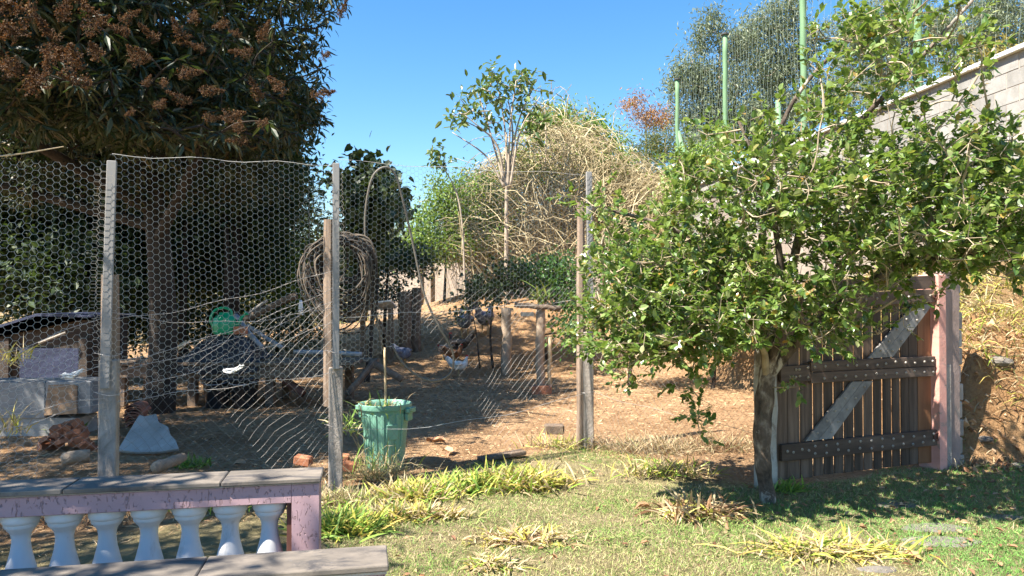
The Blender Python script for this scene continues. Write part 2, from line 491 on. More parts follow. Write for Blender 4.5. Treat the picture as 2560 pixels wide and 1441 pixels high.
def axis(bp):
    out = []
    for a, b, s in bp: out.append(np.arange(a, b, s))
    return np.concatenate(out + [[bp[-1][1]]])
gx = axis([(-240, -60, 12), (-60, -14, 2), (-14, -6, .4), (-6, 7.6, .09), (7.6, 16, .5), (16, 60, 2.5), (60, 240, 12)])
gy = axis([(-60, -6, 4), (-6, 2, .5), (2, 12, .09), (12, 30, .35), (30, 70, 1.5), (70, 300, 12)])
GX, GY = np.meshgrid(gx, gy)
GZ = H(GX, GY)
nx, ny = len(gx), len(gy)
idx = np.arange(nx * ny).reshape(ny, nx)
Q = np.stack([idx[:-1, :-1].ravel(), idx[:-1, 1:].ravel(), idx[1:, 1:].ravel(), idx[1:, :-1].ravel()], 1)
# zone: red = lawn soil, green = orange earth cut, blue = dry grass cover
nz = fbm(GX * 1.7, GY * 1.7, 4) - .5
lawn = 1 - sstep(-.35, .15, GY - fence_y(GX) + .8 * nz)
bd = bank_d(GX, GY)
earth = sstep(-.1, .15, bd + .4 * nz) * (1 - sstep(.9, 1.6, bd + 1.2 * nz)) * (GY > 6.8)
earth = np.maximum(earth, .75 * sstep(15.5, 18.5, GY + 3 * nz) * (1 - sstep(24, 26, GY)) * sstep(-2.5, -.5, GX))
dry = np.maximum(sstep(.9, 1.6, bd + 1.2 * nz) * (GY > 6.8), sstep(24, 27, GY))
zone = np.stack([lawn, earth, dry], -1).reshape(-1, 3)

m, nt, b = new_mat('ground_earth')
v = coords(nt)
at = nt.nodes.new('ShaderNodeAttribute'); at.attribute_name = 'Col'
sep = nt.nodes.new('ShaderNodeSeparateColor'); nt.links.new(at.outputs['Color'], sep.inputs[0])
f1 = noise(nt, v, 1.1, 8, .75, .6); f2 = noise(nt, v, 22, 8, .75, .5)
fm = N(nt, 'ShaderNodeMath', operation='ADD'); nt.links.new(f1, fm.inputs[0]); nt.links.new(f2, fm.inputs[1])
fh = N(nt, 'ShaderNodeMath', operation='MULTIPLY'); nt.links.new(fm.outputs[0], fh.inputs[0]); fh.inputs[1].default_value = .5
dirt = ramp(nt, fh.outputs[0], [(.32, (.17, .095, .05)), (.45, (.33, .20, .105)), (.57, (.50, .325, .185)), (.68, (.60, .425, .265))])
lw = ramp(nt, fh.outputs[0], [(.33, (.15, .13, .055)), (.5, (.31, .26, .14)), (.66, (.46, .37, .24))])
orange = ramp(nt, fh.outputs[0], [(.3, (.11, .05, .022)), (.42, (.31, .17, .08)), (.55, (.43, .26, .13)), (.66, (.53, .35, .20))])
straw = ramp(nt, fh.outputs[0], [(.3, (.13, .09, .045)), (.5, (.25, .18, .09)), (.68, (.36, .28, .16))])
c = mixc(nt, sep.outputs[0], dirt, lw)
c = mixc(nt, sep.outputs[1], c, orange)
c = mixc(nt, sep.outputs[2], c, straw)
nt.links.new(c, b.inputs['Base Color'])
b.inputs['Roughness'].default_value = .97
b.inputs['Specular IOR Level'].default_value = .1
f3 = noise(nt, v, 35, 9, .75)
f4 = noise(nt, v, 7, 5, .6)
fs = N(nt, 'ShaderNodeMath', operation='ADD'); nt.links.new(f3, fs.inputs[0]); nt.links.new(f4, fs.inputs[1])
bump(nt, b, fs.outputs[0], 1.0, .07)
g = link('ground', mesh_np('ground', np.stack([GX, GY, GZ], -1).reshape(-1, 3), Q, m, True, zone))
tag(g, kind='structure')

# ------------------------------------------------------------------ foliage generators
NEAR_L = np.array([(0, 0, 0), (.3, .5, .05), (.72, .38, .03), (1, 0, -.10), (.72, -.38, .03), (.3, -.5, .05), (.3, 0, -.02), (.72, 0, -.04)])
NEAR_T = np.array([(0, 6, 1), (6, 7, 2), (6, 2, 1), (7, 3, 2), (0, 5, 6), (6, 4, 7), (6, 5, 4), (7, 4, 3)])
LONG_L = np.array([(0, 0, 0), (.35, .5, .0), (.75, .33, -.10), (1, 0, -.26), (.75, -.33, -.10), (.35, -.5, .0), (.35, 0, -.05), (.75, 0, -.13)])
FAR_L = np.array([(0, 0, 0), (.42, .5, .07), (1, 0, -.08), (.42, -.5, .07)])
FAR_T = np.array([(0, 2, 1), (0, 3, 2)])
HEART_L = np.array([(0, 0, 0), (-.1, .38, .03), (.25, .55, .05), (.65, .34, .02), (1, 0, -.12), (.65, -.34, .02), (.25, -.55, .05), (-.1, -.38, .03), (.4, 0, -.03)])
HEART_T = np.array([(0, 8, 1), (1, 8, 2), (2, 8, 3), (3, 8, 4), (4, 8, 5), (5, 8, 6), (6, 8, 7), (7, 8, 0)])

def unit(a): return a / (np.linalg.norm(a, axis=-1, keepdims=True) + 1e-12)
def rdir(n): return unit(rng.normal(size=(n, 3)))

def leaves(pos, ax, nrm, L, W, tmpl=FAR_L, tt=FAR_T):
    ax = unit(ax); sd = unit(np.cross(nrm, ax)); nn = np.cross(ax, sd)
    L = np.broadcast_to(np.asarray(L, float), (len(pos),))[:, None, None]; W = np.broadcast_to(np.asarray(W, float), (len(pos),))[:, None, None]
    t = tmpl[None]
    V = pos[:, None] + L * t[..., 0:1] * ax[:, None] + W * t[..., 1:2] * sd[:, None] + L * t[..., 2:3] * nn[:, None]
    T = tt[None] + (np.arange(len(pos)) * len(tmpl))[:, None, None]
    return V.reshape(-1, 3), T.reshape(-1, 3)

def segs(A, B, r0, r1, n=3):
    """many thin straight twigs"""
    d = unit(B - A); a = np.where(np.abs(d[:, 2:3]) < .9, [[0, 0, 1.0]], [[1.0, 0, 0]])
    u = unit(np.cross(d, a)); w = np.cross(d, u)
    ang = np.arange(n) * 2 * math.pi / n
    ring = np.cos(ang)[None, :, None] * u[:, None] + np.sin(ang)[None, :, None] * w[:, None]
    r0 = np.broadcast_to(np.asarray(r0, float), (len(A),))[:, None, None]
    r1 = np.broadcast_to(np.asarray(r1, float), (len(A),))[:, None, None]
    V = np.concatenate([A[:, None] + ring * r0, B[:, None] + ring * r1], 1)
    tt = []
    for j in range(n):
        k = (j + 1) % n
        tt += [(j, k, k + n), (j, k + n, j + n)]
    T = np.array(tt)[None] + (np.arange(len(A)) * 2 * n)[:, None, None]
    return V.reshape(-1, 3), T.reshape(-1, 3)

def strands(P, r, n=3):
    """P (N,k,3): many bent stems of k points, radius r (N,k) or number"""
    Nn, k, _ = P.shape
    tg = unit(np.gradient(P, axis=1))
    a = np.where(np.abs(tg[:, :1, 2:3]) < .9, [[[0, 0, 1.0]]], [[[1.0, 0, 0]]])
    u = unit(np.cross(tg, np.broadcast_to(a, tg.shape))); w = np.cross(tg, u)
    ang = np.arange(n) * 2 * math.pi / n
    r = np.broadcast_to(np.asarray(r, float), (Nn, k))[..., None, None]
    V = P[:, :, None] + r * (np.cos(ang)[None, None, :, None] * u[:, :, None] + np.sin(ang)[None, None, :, None] * w[:, :, None])
    tt = []
    for i in range(k - 1):
        for j in range(n):
            q = (j + 1) % n
            tt += [(i * n + j, i * n + q, i * n + q + n), (i * n + j, i * n + q + n, i * n + j + n)]
    T = np.array(tt)[None] + (np.arange(Nn) * k * n)[:, None, None]
    return V.reshape(-1, 3), T.reshape(-1, 3)

def blades(base, direc, L, W, bend, col, k=3):
    """grass blades: tapering ribbons that bend over; returns V, T, colours"""
    n = len(base)
    direc = unit(direc)
    t = np.linspace(0, 1, k + 1)
    L = np.broadcast_to(np.asarray(L, float), (n,))
    W = np.broadcast_to(np.asarray(W, float), (n,))
    bend = np.broadcast_to(np.asarray(bend, float), (n,))
    hz = direc.copy(); hz[:, 2] = 0; hz = unit(hz + 1e-6)
    ctr = base[:, None] + direc[:, None] * (L[:, None, None] * t[None, :, None]) + (hz[:, None] * .45 - np.array([0, 0, 1.0]) * .8) * ((bend * L)[:, None, None] * (t ** 2)[None, :, None])
    sd = unit(np.cross(direc, np.array([0, 0, 1.0])) + 1e-6)
    an = rng.uniform(-1.0, 1.0, n)[:, None]
    sd = unit(sd * np.cos(an) + np.cross(direc, sd) * np.sin(an))
    wid = W[:, None] * np.array([.55, 1, .75, .0])[None, :] if k == 3 else W[:, None] * np.interp(t, [0, .3, 1], [.7, 1, 0])[None]
    Lf = ctr[:, :-1] + sd[:, None] * wid[:, :-1, None] * .5
    Rt = ctr[:, :-1] - sd[:, None] * wid[:, :-1, None] * .5
    V = np.concatenate([Lf, Rt, ctr[:, -1:]], 1)            # k + k + 1
    tt = []
    for i in range(k - 1):
        tt += [(i, k + i, k + i + 1), (i, k + i + 1, i + 1)]
    tt += [(k - 1, 2 * k - 1, 2 * k)]
    nv = 2 * k + 1
    T = np.array(tt)[None] + (np.arange(n) * nv)[:, None, None]
    C = np.repeat(col[:, None], nv, 1)
    return V.reshape(-1, 3), T.reshape(-1, 3), C.reshape(-1, 3)

def pick(cols, n, jit=.18):
    c = np.array(cols)[rng.integers(0, len(cols), n)]
    return np.clip(c * (1 + rng.normal(0, jit, (n, 1))), .005, .9)

def inside_ell(n, c, r, shell=.0):
    d = rdir(n); q = rng.random((n, 1)) ** (1 / 3)
    q = shell + (1 - shell) * q
    return np.array(c) + d * q * np.array(r)

def limb(ctrl, r0, r1, n=30):
    P = curve_pts(ctrl, n)
    return P, np.linspace(r0, r1, len(P)) 

def grow(limbs, centres, r_at=.02, r_tip=.006, sag=.0, wig=.05, sides=5, down=0.0):
    """twigs that carry every leaf cluster, each joined to the nearest limb or earlier twig"""
    G_ = G()
    node = np.concatenate([l[0] for l in limbs]); 
    base = np.concatenate([l[0] for l in limbs])
    d0 = np.array([np.min(np.linalg.norm(base - c, axis=1)) for c in centres])
    for i in np.argsort(d0):
        c = centres[i]
        dist = np.linalg.norm(node - c, axis=1)
        dist = dist + .6 * np.clip(node[:, 2] - c[2], 0, 9)      # twigs rise to their leaves
        dist[dist < .12] += .5
        a = node[np.argmin(dist)]
        m_ = (a + c) / 2 + rng.normal(0, wig, 3) * np.linalg.norm(c - a); m_[2] -= sag * np.linalg.norm(c - a)
        P = curve_pts([a, m_, c], 6)
        rr = r_at * min(1, .35 + np.linalg.norm(c - a))
        G_.tube(P, np.linspace(rr, r_tip, len(P)), sides, False)
        node = np.concatenate([node, P[2:]])
    return G_

def shoots(centres, per, nleaf, slen, spread, up=.3, out=None, outw=0.0):
    """short leafy shoots round each centre: returns bases, tips, directions"""
    C = np.repeat(centres, per, 0)
    n = len(C)
    d = rdir(n) + np.array([0, 0, up])
    if out is not None: d = d + unit(C - out) * outw
    d = unit(d)
    base = C + rng.normal(0, spread, (n, 3))
    L = slen * rng.uniform(.6, 1.3, (n, 1))
    return base, base + d * L, d

def shoot_leaves(base, tip, d, nleaf, L, W, ang=.9, droop=.0, tmpl=NEAR_L, tt=NEAR_T, jit=.35):
    n = len(base)
    B = np.repeat(base, nleaf, 0); Tp = np.repeat(tip, nleaf, 0); D = np.repeat(d, nleaf, 0)
    t = np.tile(np.linspace(.15, 1.0, nleaf), n)[:, None] + rng.normal(0, .04, (n * nleaf, 1))
    pos = B + (Tp - B) * t
    r = rdir(n * nleaf); side = unit(r - D * np.sum(r * D, 1, keepdims=True))
    a = ang * rng.uniform(.6, 1.3, (n * nleaf, 1)) * (1.15 - .5 * t)
    ax = D * np.cos(a) + side * np.sin(a)
    ax[:, 2] -= droop * rng.uniform(.5, 1.5, n * nleaf)
    ax = unit(ax)
    nr = unit(np.array([0, 0, 1.0]) + rng.normal(0, jit, (n * nleaf, 3)))
    ll = L * np.clip(rng.normal(1, .28, n * nleaf), .35, 1.7)
    return pos, ax, nr, ll, ll * (W / L)

def leaf_objects(parent, mat, pos, ax, nr, ll, ww, tmpl, tt, choose, name='leaf'):
    """the leaves that show largest become parts of their own (shared mesh); returns a mask of the rest"""
    me = mesh_np(name, tmpl * np.array([1, 1, 1.0]), tt, mat)
    for i in choose:
        x = Vector(ax[i]).normalized(); y = Vector(nr[i]).cross(x).normalized(); z = x.cross(y)
        o = link(name, me, parent)
        o.matrix_local = Matrix.Translation(Vector(pos[i])) @ Matrix((x, y, z)).transposed().to_4x4() @ Matrix.Diagonal((ll[i], ww[i], ll[i], 1))
    keep = np.ones(len(pos), bool); keep[choose] = False
    return keep

def in_view(p, margin=0):
    x = p[:, 0] / p[:, 1] * F + 1280; y = 748 - (p[:, 2] - CAM_Z) / p[:, 1] * F
    return (p[:, 1] > .5) & (x > -margin) & (x < 2560 + margin) & (y > -margin) & (y < 1441 + margin)

def simple_tree(name, label, cat, base, trunk, centres, nper, leafL, leafW, mat, bark, trunk_r=.12, spread=.35, group=None, tmpl=FAR_L, tt=FAR_T, extra_limbs=(), twig_r=.02, droop=.0, jit=.6, out=None):
    """trunk polyline (world), leaf clusters at centres"""
    root = thing(name, label, cat, base, 0, group)
    o = np.array(base, float)
    limbs = [limb(trunk, trunk_r, trunk_r * .35, 24)] + [limb(e, trunk_r * .55, trunk_r * .15, 16) for e in extra_limbs]
    t = G()
    for P, R in limbs: t.tube(P - o, R, 8)
    t.build('trunk', bark, root, True)
    gr = grow(limbs, centres, twig_r, twig_r * .3, sides=4)
    V, T = gr.data()
    tag(link('branches', mesh_np('branches', V - o, T, bark, True), root), kind='stuff')
    n = len(centres) * nper
    pos = np.repeat(centres, nper, 0) + rng.normal(0, spread, (n, 3)) * rng.uniform(.4, 1, (n, 1))
    ax = rdir(n) + np.array([0, 0, -droop]); nr = unit(rng.normal(0, jit, (n, 3)) + np.array([0, 0, 1.0]))
    ll = leafL * rng.uniform(.6, 1.3, n)
    V, T = leaves(pos - o, ax, nr, ll, ll * leafW / leafL, tmpl, tt)
    cr = link('crown', mesh_np('crown', V, T, mat), root)
    tag(cr, kind='stuff')
    return root
# ------------------------------------------------------------------ balustrade and parapet (nearest)
BA = math.atan(.2)
bu = np.array([math.cos(BA), math.sin(BA), 0]); bn = np.array([math.sin(BA), -math.cos(BA), 0]); ez = np.array([0, 0, 1.0])
end = np.array([-.865, 3.33, 0])                       # right end of the balustrade, front face foot
root = thing('balustrade', 'pink stucco balustrade with white turned balusters and stone coping', 'balustrade', tuple(end), BA)
TOP = .802; CT = .021
# local frame: x along to the right (0 at the end), y away from the camera, z up
def slab(parent, x0, x1, y0, y1, z0, z1, mat, name, bev=.004, dz=0.0):
    g = G().box(((x0 + x1) / 2, (y0 + y1) / 2, (z0 + z1) / 2), (x1 - x0, y1 - y0, z1 - z0))
    return g.build(name, mat, parent, bevel=bev)
g = G()
xs = [-4.2, -2.93, -1.73, -1.043, -.415, .012]
for a, b_ in zip(xs[:-1], xs[1:]):
    slab(root, a + .0022, b_ - .0022, -.018, .20, TOP - CT, TOP + random.uniform(-.001, .0012), M['stone'], 'coping_slab')
slab(root, -4.2, .004, -.004, .19, TOP - CT - .007, TOP - CT - .001, M['mortar'], 'mortar_bed', .002)
RB = TOP - CT - .008 - .082
slab(root, -4.2, -.1185, 0, .185, RB, TOP - CT - .008, M['pink'], 'top_rail', .003)
slab(root, -.118, 0, 0, .185, 0, TOP - CT - .008, M['pink'], 'end_pillar', .004)
slab(root, -.142, -.1195, .03, .17, .16, RB - .002, M['rust'], 'dark_recess_strip', .002)  # added dark brown strip; shade of the pillar recess put into its colour
slab(root, -4.2, -.1195, -.01, .195, 0, .16, M['pink'], 'base_kerb', .004)
prof = [(0, 0), (.076, 0), (.0785, -.004), (.0785, -.030), (.074, -.040), (.069, -.043), (.0675, -.055), (.064, -.062), (.058, -.066), (.056, -.072), (.048, -.079), (.041, -.092), (.0375, -.112), (.0375, -.130), (.042, -.165), (.052, -.205), (.063, -.245), (.072, -.285), (.0765, -.318), (.0765, -.345), (.071, -.375), (.058, -.41), (.045, -.435), (.043, -.448), (.058, -.456), (.062, -.47), (.058, -.485), (.0785, -.49), (.0785, -RB + .161), (0, -RB + .161)]
prof = [(r_ * .955, z_) for r_, z_ in prof]
bme = G().lathe(prof, n=28).mesh('baluster', M['baluster'], True)
for i in range(20):
    x = -.222 - i * .1695
    o = link('baluster', bme, root, (x, .09, RB - .001), (0, 0, random.uniform(0, 6)))
    o.modifiers.new('edge', 'EDGE_SPLIT').split_angle = math.radians(50)

pe = pt(975, 1410, 2.62); 
PZ = .662
root = thing('parapet_wall', 'low pink parapet wall with wide stone coping in the bottom left corner', 'wall', (pe[0], pe[1], 0), BA)
xs = [-3.6, -2.35, -1.365, -.645, .0]
for a, b_ in zip(xs[:-1], xs[1:]):
    slab(root, a + .002, b_ - .002, 0, .222, PZ - .022, PZ + random.uniform(-.001, .001), M['stone'], 'coping_slab', .004)
slab(root, -3.6, -.008, .012, .21, PZ - .036, PZ - .023, M['mortar'], 'mortar_bed', .002)
slab(root, -3.6, -.012, .018, .2, 0, PZ - .037, M['pink'], 'wall_body', .004)

# ------------------------------------------------------------------ wire fence
def hexnet(A, B, z0f, z1f, a=.027, r=.001, off=0.0, ph=0.0):
    """hexagonal netting on the vertical plane A-B"""
    A = np.asarray(A, float); B = np.asarray(B, float); L = np.linalg.norm(B - A); d = (B - A) / L; nr = np.array([d[1], -d[0]])
    hx, hz = 1.5 * a, math.sqrt(3) * a
    ni, nj = int(L / hx) + 2, int(2.9 / hz) + 2
    I, J = np.meshgrid(np.arange(ni), np.arange(nj), indexing='ij')
    U = (I * hx).ravel(); Z = (J * hz + (I % 2) * hz / 2).ravel()
    corners = [np.array([math.cos(q) * a, math.sin(q) * a]) for q in np.radians([0, 60, 120, 180, 240, 300])]
    As, Bs = [], []
    for k in (0, 1, 2):
        p = np.stack([U + corners[k][0], Z + corners[k][1]], 1); q = np.stack([U + corners[k + 1][0], Z + corners[k + 1][1]], 1)
        As.append(p); Bs.append(q)
    p = np.concatenate(As); q = np.concatenate(Bs)
    def warp(s):
        u = s[:, 0] + .020 * np.sin(s[:, 1] * 2.1 + ph) + .05 * (fbm(s[:, 0] * 1.2 + 40 + ph, s[:, 1] * 1.2, 2) - .5)
        z = s[:, 1] + .07 * (fbm(s[:, 0] * .9 + 3 + ph, s[:, 1] * .8 + 7, 2) - .5)
        w = off + .05 * (fbm(s[:, 0] * 1.5 + 70 + ph, s[:, 1] * 1.5, 2) - .5)
        return np.stack([A[0] + d[0] * u + nr[0] * w, A[1] + d[1] * u + nr[1] * w, z], 1)
    m_ = (p + q) / 2
    ok = (m_[:, 0] > 0) & (m_[:, 0] < L) & (m_[:, 1] > np.interp(m_[:, 0] / L, *z0f)) & (m_[:, 1] < np.interp(m_[:, 0] / L, *z1f))
    ok &= rng.random(len(ok)) > .004
    return segs(warp(p[ok]), warp(q[ok]), r, r)

def diamonds(A, B, z0f, z1f, w=.088, h=.088, r=.00095, off=0.0, shear=0.0, ph=0.0, sag=.05):
    """chain-link: two families of bent wires"""
    A = np.asarray(A, float); B = np.asarray(B, float); L = np.linalg.norm(B - A); d = (B - A) / L; nr = np.array([d[1], -d[0]])
    n = int(L / w * 2) + 44
    As, Bs = [], []
    J = np.arange(0, int(1.9 / (h / 2)))
    for i in range(-40, n):
        # zigzag wire number i: alternates between u_i and u_i + w/2
        u0 = i * w / 2
        s = np.arange(len(J) + 1)
        if i % 1 == 0:
            uu = u0 + np.where((s % 2) == 0, 0, w / 2)
            zz = s * h / 2
            if i % 2: continue
            p = np.stack([uu, zz], 1)
            As.append(p[:-1]); Bs.append(p[1:])
            p2 = np.stack([u0 + np.where((s % 2) == 0, w, w / 2), zz], 1)
            As.append(p2[:-1]); Bs.append(p2[1:])
    p = np.concatenate(As); q = np.concatenate(Bs)
    def warp(s):
        x = s[:, 0] + shear * s[:, 1]
        u = x + .11 * (fbm(x * 1.6 + 10 + ph, s[:, 1] * 1.6, 2) - .5) + .07 * (fbm(x * 5 + ph, s[:, 1] * 5 + 31, 2) - .5)
        z = s[:, 1] + .15 * (fbm(x * 1.3 + 5 + ph, s[:, 1] * 1.3 + 9, 2) - .5) + .06 * (fbm(x * 5 + 8 + ph, s[:, 1] * 5 + 1, 2) - .5) + .12 * (x - L / 2) / L * shear
        ww = off + .07 * (fbm(x * 1.4 + 90 + ph, s[:, 1] * 1.4, 2) - .5)
        return u, z, np.stack([A[0] + d[0] * u + nr[0] * ww, A[1] + d[1] * u + nr[1] * ww, z], 1)
    up, zp, Pp = warp(p); uq, zq, Pq = warp(q)
    um, zm = (up + uq) / 2, (zp + zq) / 2
    ok = (um > 0) & (um < L) & (zm > np.interp(um / L, *z0f)) & (zm < np.interp(um / L, *z1f))
    return segs(Pp[ok], Pq[ok], r, r)

def wire_line(A, B, za, zb, sag=.03, r=.0022, off=0.0, n=14, barbs=True):
    A = np.asarray(A, float); B = np.asarray(B, float); L = np.linalg.norm(B - A); d = (B - A) / L; nr = np.array([d[1], -d[0]])
    t = np.linspace(0, 1, n)
    ph = rng.random(2) * 6
    P = np.stack([A[0] + (B[0] - A[0]) * t + nr[0] * off, A[1] + (B[1] - A[1]) * t + nr[1] * off, za + (zb - za) * t - 4 * sag * t * (1 - t) + .012 * np.sin(t * 17 + ph[0])], 1)
    g = G().tube(P, r, 4)
    if barbs:
        k = max(2, int(L / .14))
        for tt in np.linspace(.03, .97, k):
            c = np.array([np.interp(tt, t, P[:, j]) for j in range(3)])
            for q in (-1, 1):
                v_ = np.array([d[0] * .4, d[1] * .4, q]) + rng.normal(0, .3, 3)
                v_ = v_ / np.linalg.norm(v_) * .013
                g.tube(np.array([c - v_, c + v_]), .0013, 3)
    return g

def post(parent, p, ang, h, wx=.112, wy=.10, wood=None, chan=None, lean=0.0):
    """concrete post with an old wooden pole and a grey batten tied to it"""
    Mx = rotz(ang)
    c = np.array([p[0], p[1], 0])
    g = G().box(c + [0, 0, h / 2 - .2], (wx, wy, h + .4), Mx)
    o = g.build('concrete_post', M['concrete'], parent, bevel=.008)
    if wood:
        dx, dy, w, t, z0, z1 = wood
        q = c + Mx @ np.array([dx, dy, 0])
        P = np.array([[q[0] + random.uniform(-.006, .006), q[1], z] for z in np.linspace(z0, z1, 7)])
        g2 = G().tube(P, np.linspace(w * .56, w * .48, 7), 7)
        g2.build('wooden_pole', M['oldwood'], o)
    if chan:
        dx, dy, w, t, z0, z1 = chan
        q = c + Mx @ np.array([dx, dy, 0])
        g3 = G().box(q + [0, 0, (z0 + z1) / 2], (w, t, z1 - z0), Mx @ rot('Y', lean))
        g3.build('batten', M['channel'], o, bevel=.004)
    return o

root = thing('wire_fence', 'tall fence of chicken wire over chain-link on concrete posts left of the fruit tree', 'fence')
an1 = math.atan2(*(P2 - P1)[::-1]); 
post(root, P1, .25, 1.18, .114, .10, wood=(-.012, .055, .12, .1, .8, 1.77), chan=(.005, -.062, .062, .024, .985, 2.555), lean=.022)
post(root, P2, .25, 1.03, .116, .10, wood=(-.052, .06, .10, .1, .7, 2.27), chan=(-.002, -.064, .056, .024, 1.02, 2.73), lean=-.003)
post(root, P3, .2, 1.25, .118, .11, wood=(-.075, -.01, .085, .1, .0, 2.63), chan=(.012, -.068, .062, .03, 1.30, 2.95), lean=-.012)
# one bay at a time, so that the netting can sag on its own
V, T = hexnet(P0, P1, ([0, 1], [.78, .87]), ([0, .3, .62, .85, 1], [2.42, 2.45, 2.52, 2.54, 2.58]), ph=2.)
link('chicken_wire', mesh_np('chicken_wire', V, T, M['wire']), root)
V, T = hexnet(P1, P2, ([0, 1], [.87, .96]), ([0, .5, 1], [2.60, 2.63, 2.72]), off=.03, ph=5.)
link('chicken_wire', mesh_np('chicken_wire', V, T, M['wire']), root)
V, T = hexnet(P2, P3, ([0, .3, 1], [.96, 1.3, 1.6]), ([0, .5, 1], [2.75, 2.82, 2.92]), off=.03, ph=9.)
link('chicken_wire', mesh_np('chicken_wire', V, T, M['wire']), root)
V, T = diamonds(P0, P1, ([0, 1], [.03, .03]), ([0, 1], [.8, .95]), off=-.01, ph=1., shear=.12)
link('chain_link', mesh_np('chain_link', V, T, M['wire_old']), root)
V, T = hexnet(P0, P1, ([0, .66, .67, 1], [.18, .2, 2, 2]), ([0, .4, .66, .67], [.85, .8, .7, 0]), off=.03, ph=12.)
link('chicken_wire', mesh_np('chicken_wire', V, T, M['wire']), root)
V, T = diamonds(P1, P2, ([0, 1], [.03, .03]), ([0, .4, 1], [1.2, 1.32, 1.6]), off=-.01, ph=3., shear=.12)
link('chain_link', mesh_np('chain_link', V, T, M['link']), root)
V, T = diamonds(P2, P3, ([0, 1], [.1, .02]), ([0, 1], [1.62, 1.75]), off=0, ph=6., shear=.15)
link('chain_link', mesh_np('chain_link', V, T, M['link']), root)
V, T = diamonds(P3, GL, ([0, 1], [.02, .05]), ([0, 1], [1.7, 1.6]), w=.075, h=.078, r=.0011, off=0, ph=8., shear=.1)
link('chain_link', mesh_np('chain_link', V, T, M['wire_old']), root)
for (za, zb, sg) in ((.93, 1.42, .02), (1.08, 1.60, .05), (1.16, 1.72, .07), (1.45, 1.86, .05), (1.50, 1.55, .1), (.89, .985, 0)):
    wire_line(P1, P2, za, zb, sg, .0019, .04).build('barbed_wire', M['barb'], root)
for (za, zb, sg) in ((.80, .93, .01), (.92, 1.06, .0), (.98, 1.16, .05), (1.05, 1.5, .03), (.62, .9, .0)):
    wire_line(P0, P1, za, zb, sg, .0019, .04).build('barbed_wire', M['barb'], root)
for (za, zb, sg) in ((.5, .62, .1), (1.45, 1.6, .02), (2.76, 2.93, .01)):
    wire_line(P2, P3, za, zb, sg, .0018, .03, barbs=False).build('strand_wire', M['wire'], root)
for (za, zb) in ((2.60, 2.72),):
    wire_line(P1, P2, za, zb, 0, .002, .035, barbs=False).build('strand_wire', M['wire'], root)
for (za, zb) in ((.62, .45), (1.2, 1.1), (1.55, 1.5)):
    wire_line(P3, GL, za, zb, .02, .0018, 0).build('barbed_wire', M['wire_old'], root)
for q, zs in ((P1, (.95, 1.22)), (P2, (.55, 1.16)), (P3, (.6, 1.12))):
    for z in zs:
        ring = np.array([[q[0] + .088 * math.cos(t) * 1.0, q[1] + .088 * math.sin(t) - .01, z + .012 * math.sin(t * 2)] for t in np.linspace(0, 2 * math.pi, 14)])
        G().tube(ring, .0022, 4).build('tie_wire', M['barb'], root)
# netting folded round the battens
for q, z0, z1, ph in ((P1, 1.0, 2.5, 1.), (P2, 1.05, 2.7, 4.), (P3, 1.7, 2.9, 7.)):
    dd = np.array([math.cos(.25), math.sin(.25)]); nn = np.array([dd[1], -dd[0]])
    c = q + nn * .082
    V, T = hexnet(c - dd * .05, c + dd * .06, ([0, 1], [z0, z0]), ([0, 1], [z1, z1]), ph=ph, r=.0014)
    link('chicken_wire', mesh_np('chicken_wire', V, T, M['wire_old']), root)

# stick lashed along the top of the netting
a = pt(-120, 398, 4.15); b_ = pt(155, 366, 4.75)
st = G().tube(curve_pts([a, (a + b_) / 2 + [0, 0, -.014], b_], 12), np.linspace(.007, .004, 12)[:len(curve_pts([a, (a + b_) / 2, b_], 12))], 6)
tag(st.build('bamboo_stick', M['bamboo']), 'thin tan bamboo stick tied along the top edge of the chicken wire', 'stick')

# coil of old hoops hanging behind the middle post
hang = thing('coiled_vine', 'big brown coil of cane hoops hung behind the middle fence post', 'coil', (P2[0] - .0, P2[1] + .2, 1.6))
for i in range(44):
    cx = rng.normal(.0, .06); R = rng.uniform(.22, .35); squ = rng.uniform(.8, 1.25)
    t = np.linspace(0, 2 * math.pi, 36)
    tl = rng.uniform(-.3, .3)
    Pp = np.stack([cx + R * np.sin(t) * .86 + .02 * np.sin(3 * t + i), .04 * np.sin(2 * t + i) + rng.uniform(-.05, .07) + tl * .1 * np.cos(t), .57 - R * squ + R * squ * np.cos(t) - .07 * rng.random() + .02 * np.sin(4 * t + i)], 1)
    G().tube(Pp, rng.uniform(.005, .010), 5, False).build('hoop', M['vine'], hang, True)
# long loop of hose
ctl = [pt(958, 875, 6.7), pt(925, 700, 6.62), pt(912, 560, 6.55), pt(926, 455, 6.5), pt(955, 419, 6.5), pt(985, 432, 6.55), pt(1005, 495, 6.6), pt(1030, 600, 6.7), pt(1062, 740, 6.75), pt(1105, 830, 6.8), pt(1132, 880, 6.85), pt(1128, 930, 6.85), pt(1090, 952, 6.8), pt(1045, 940, 6.78), pt(1005, 905, 6.75), pt(980, 862, 6.75)]
tag(G().tube(curve_pts(ctl, 110), .0105, 7).build('hose', M['hose'], None, True), 'long grey hose looping high above and through the wire fence', 'hose')

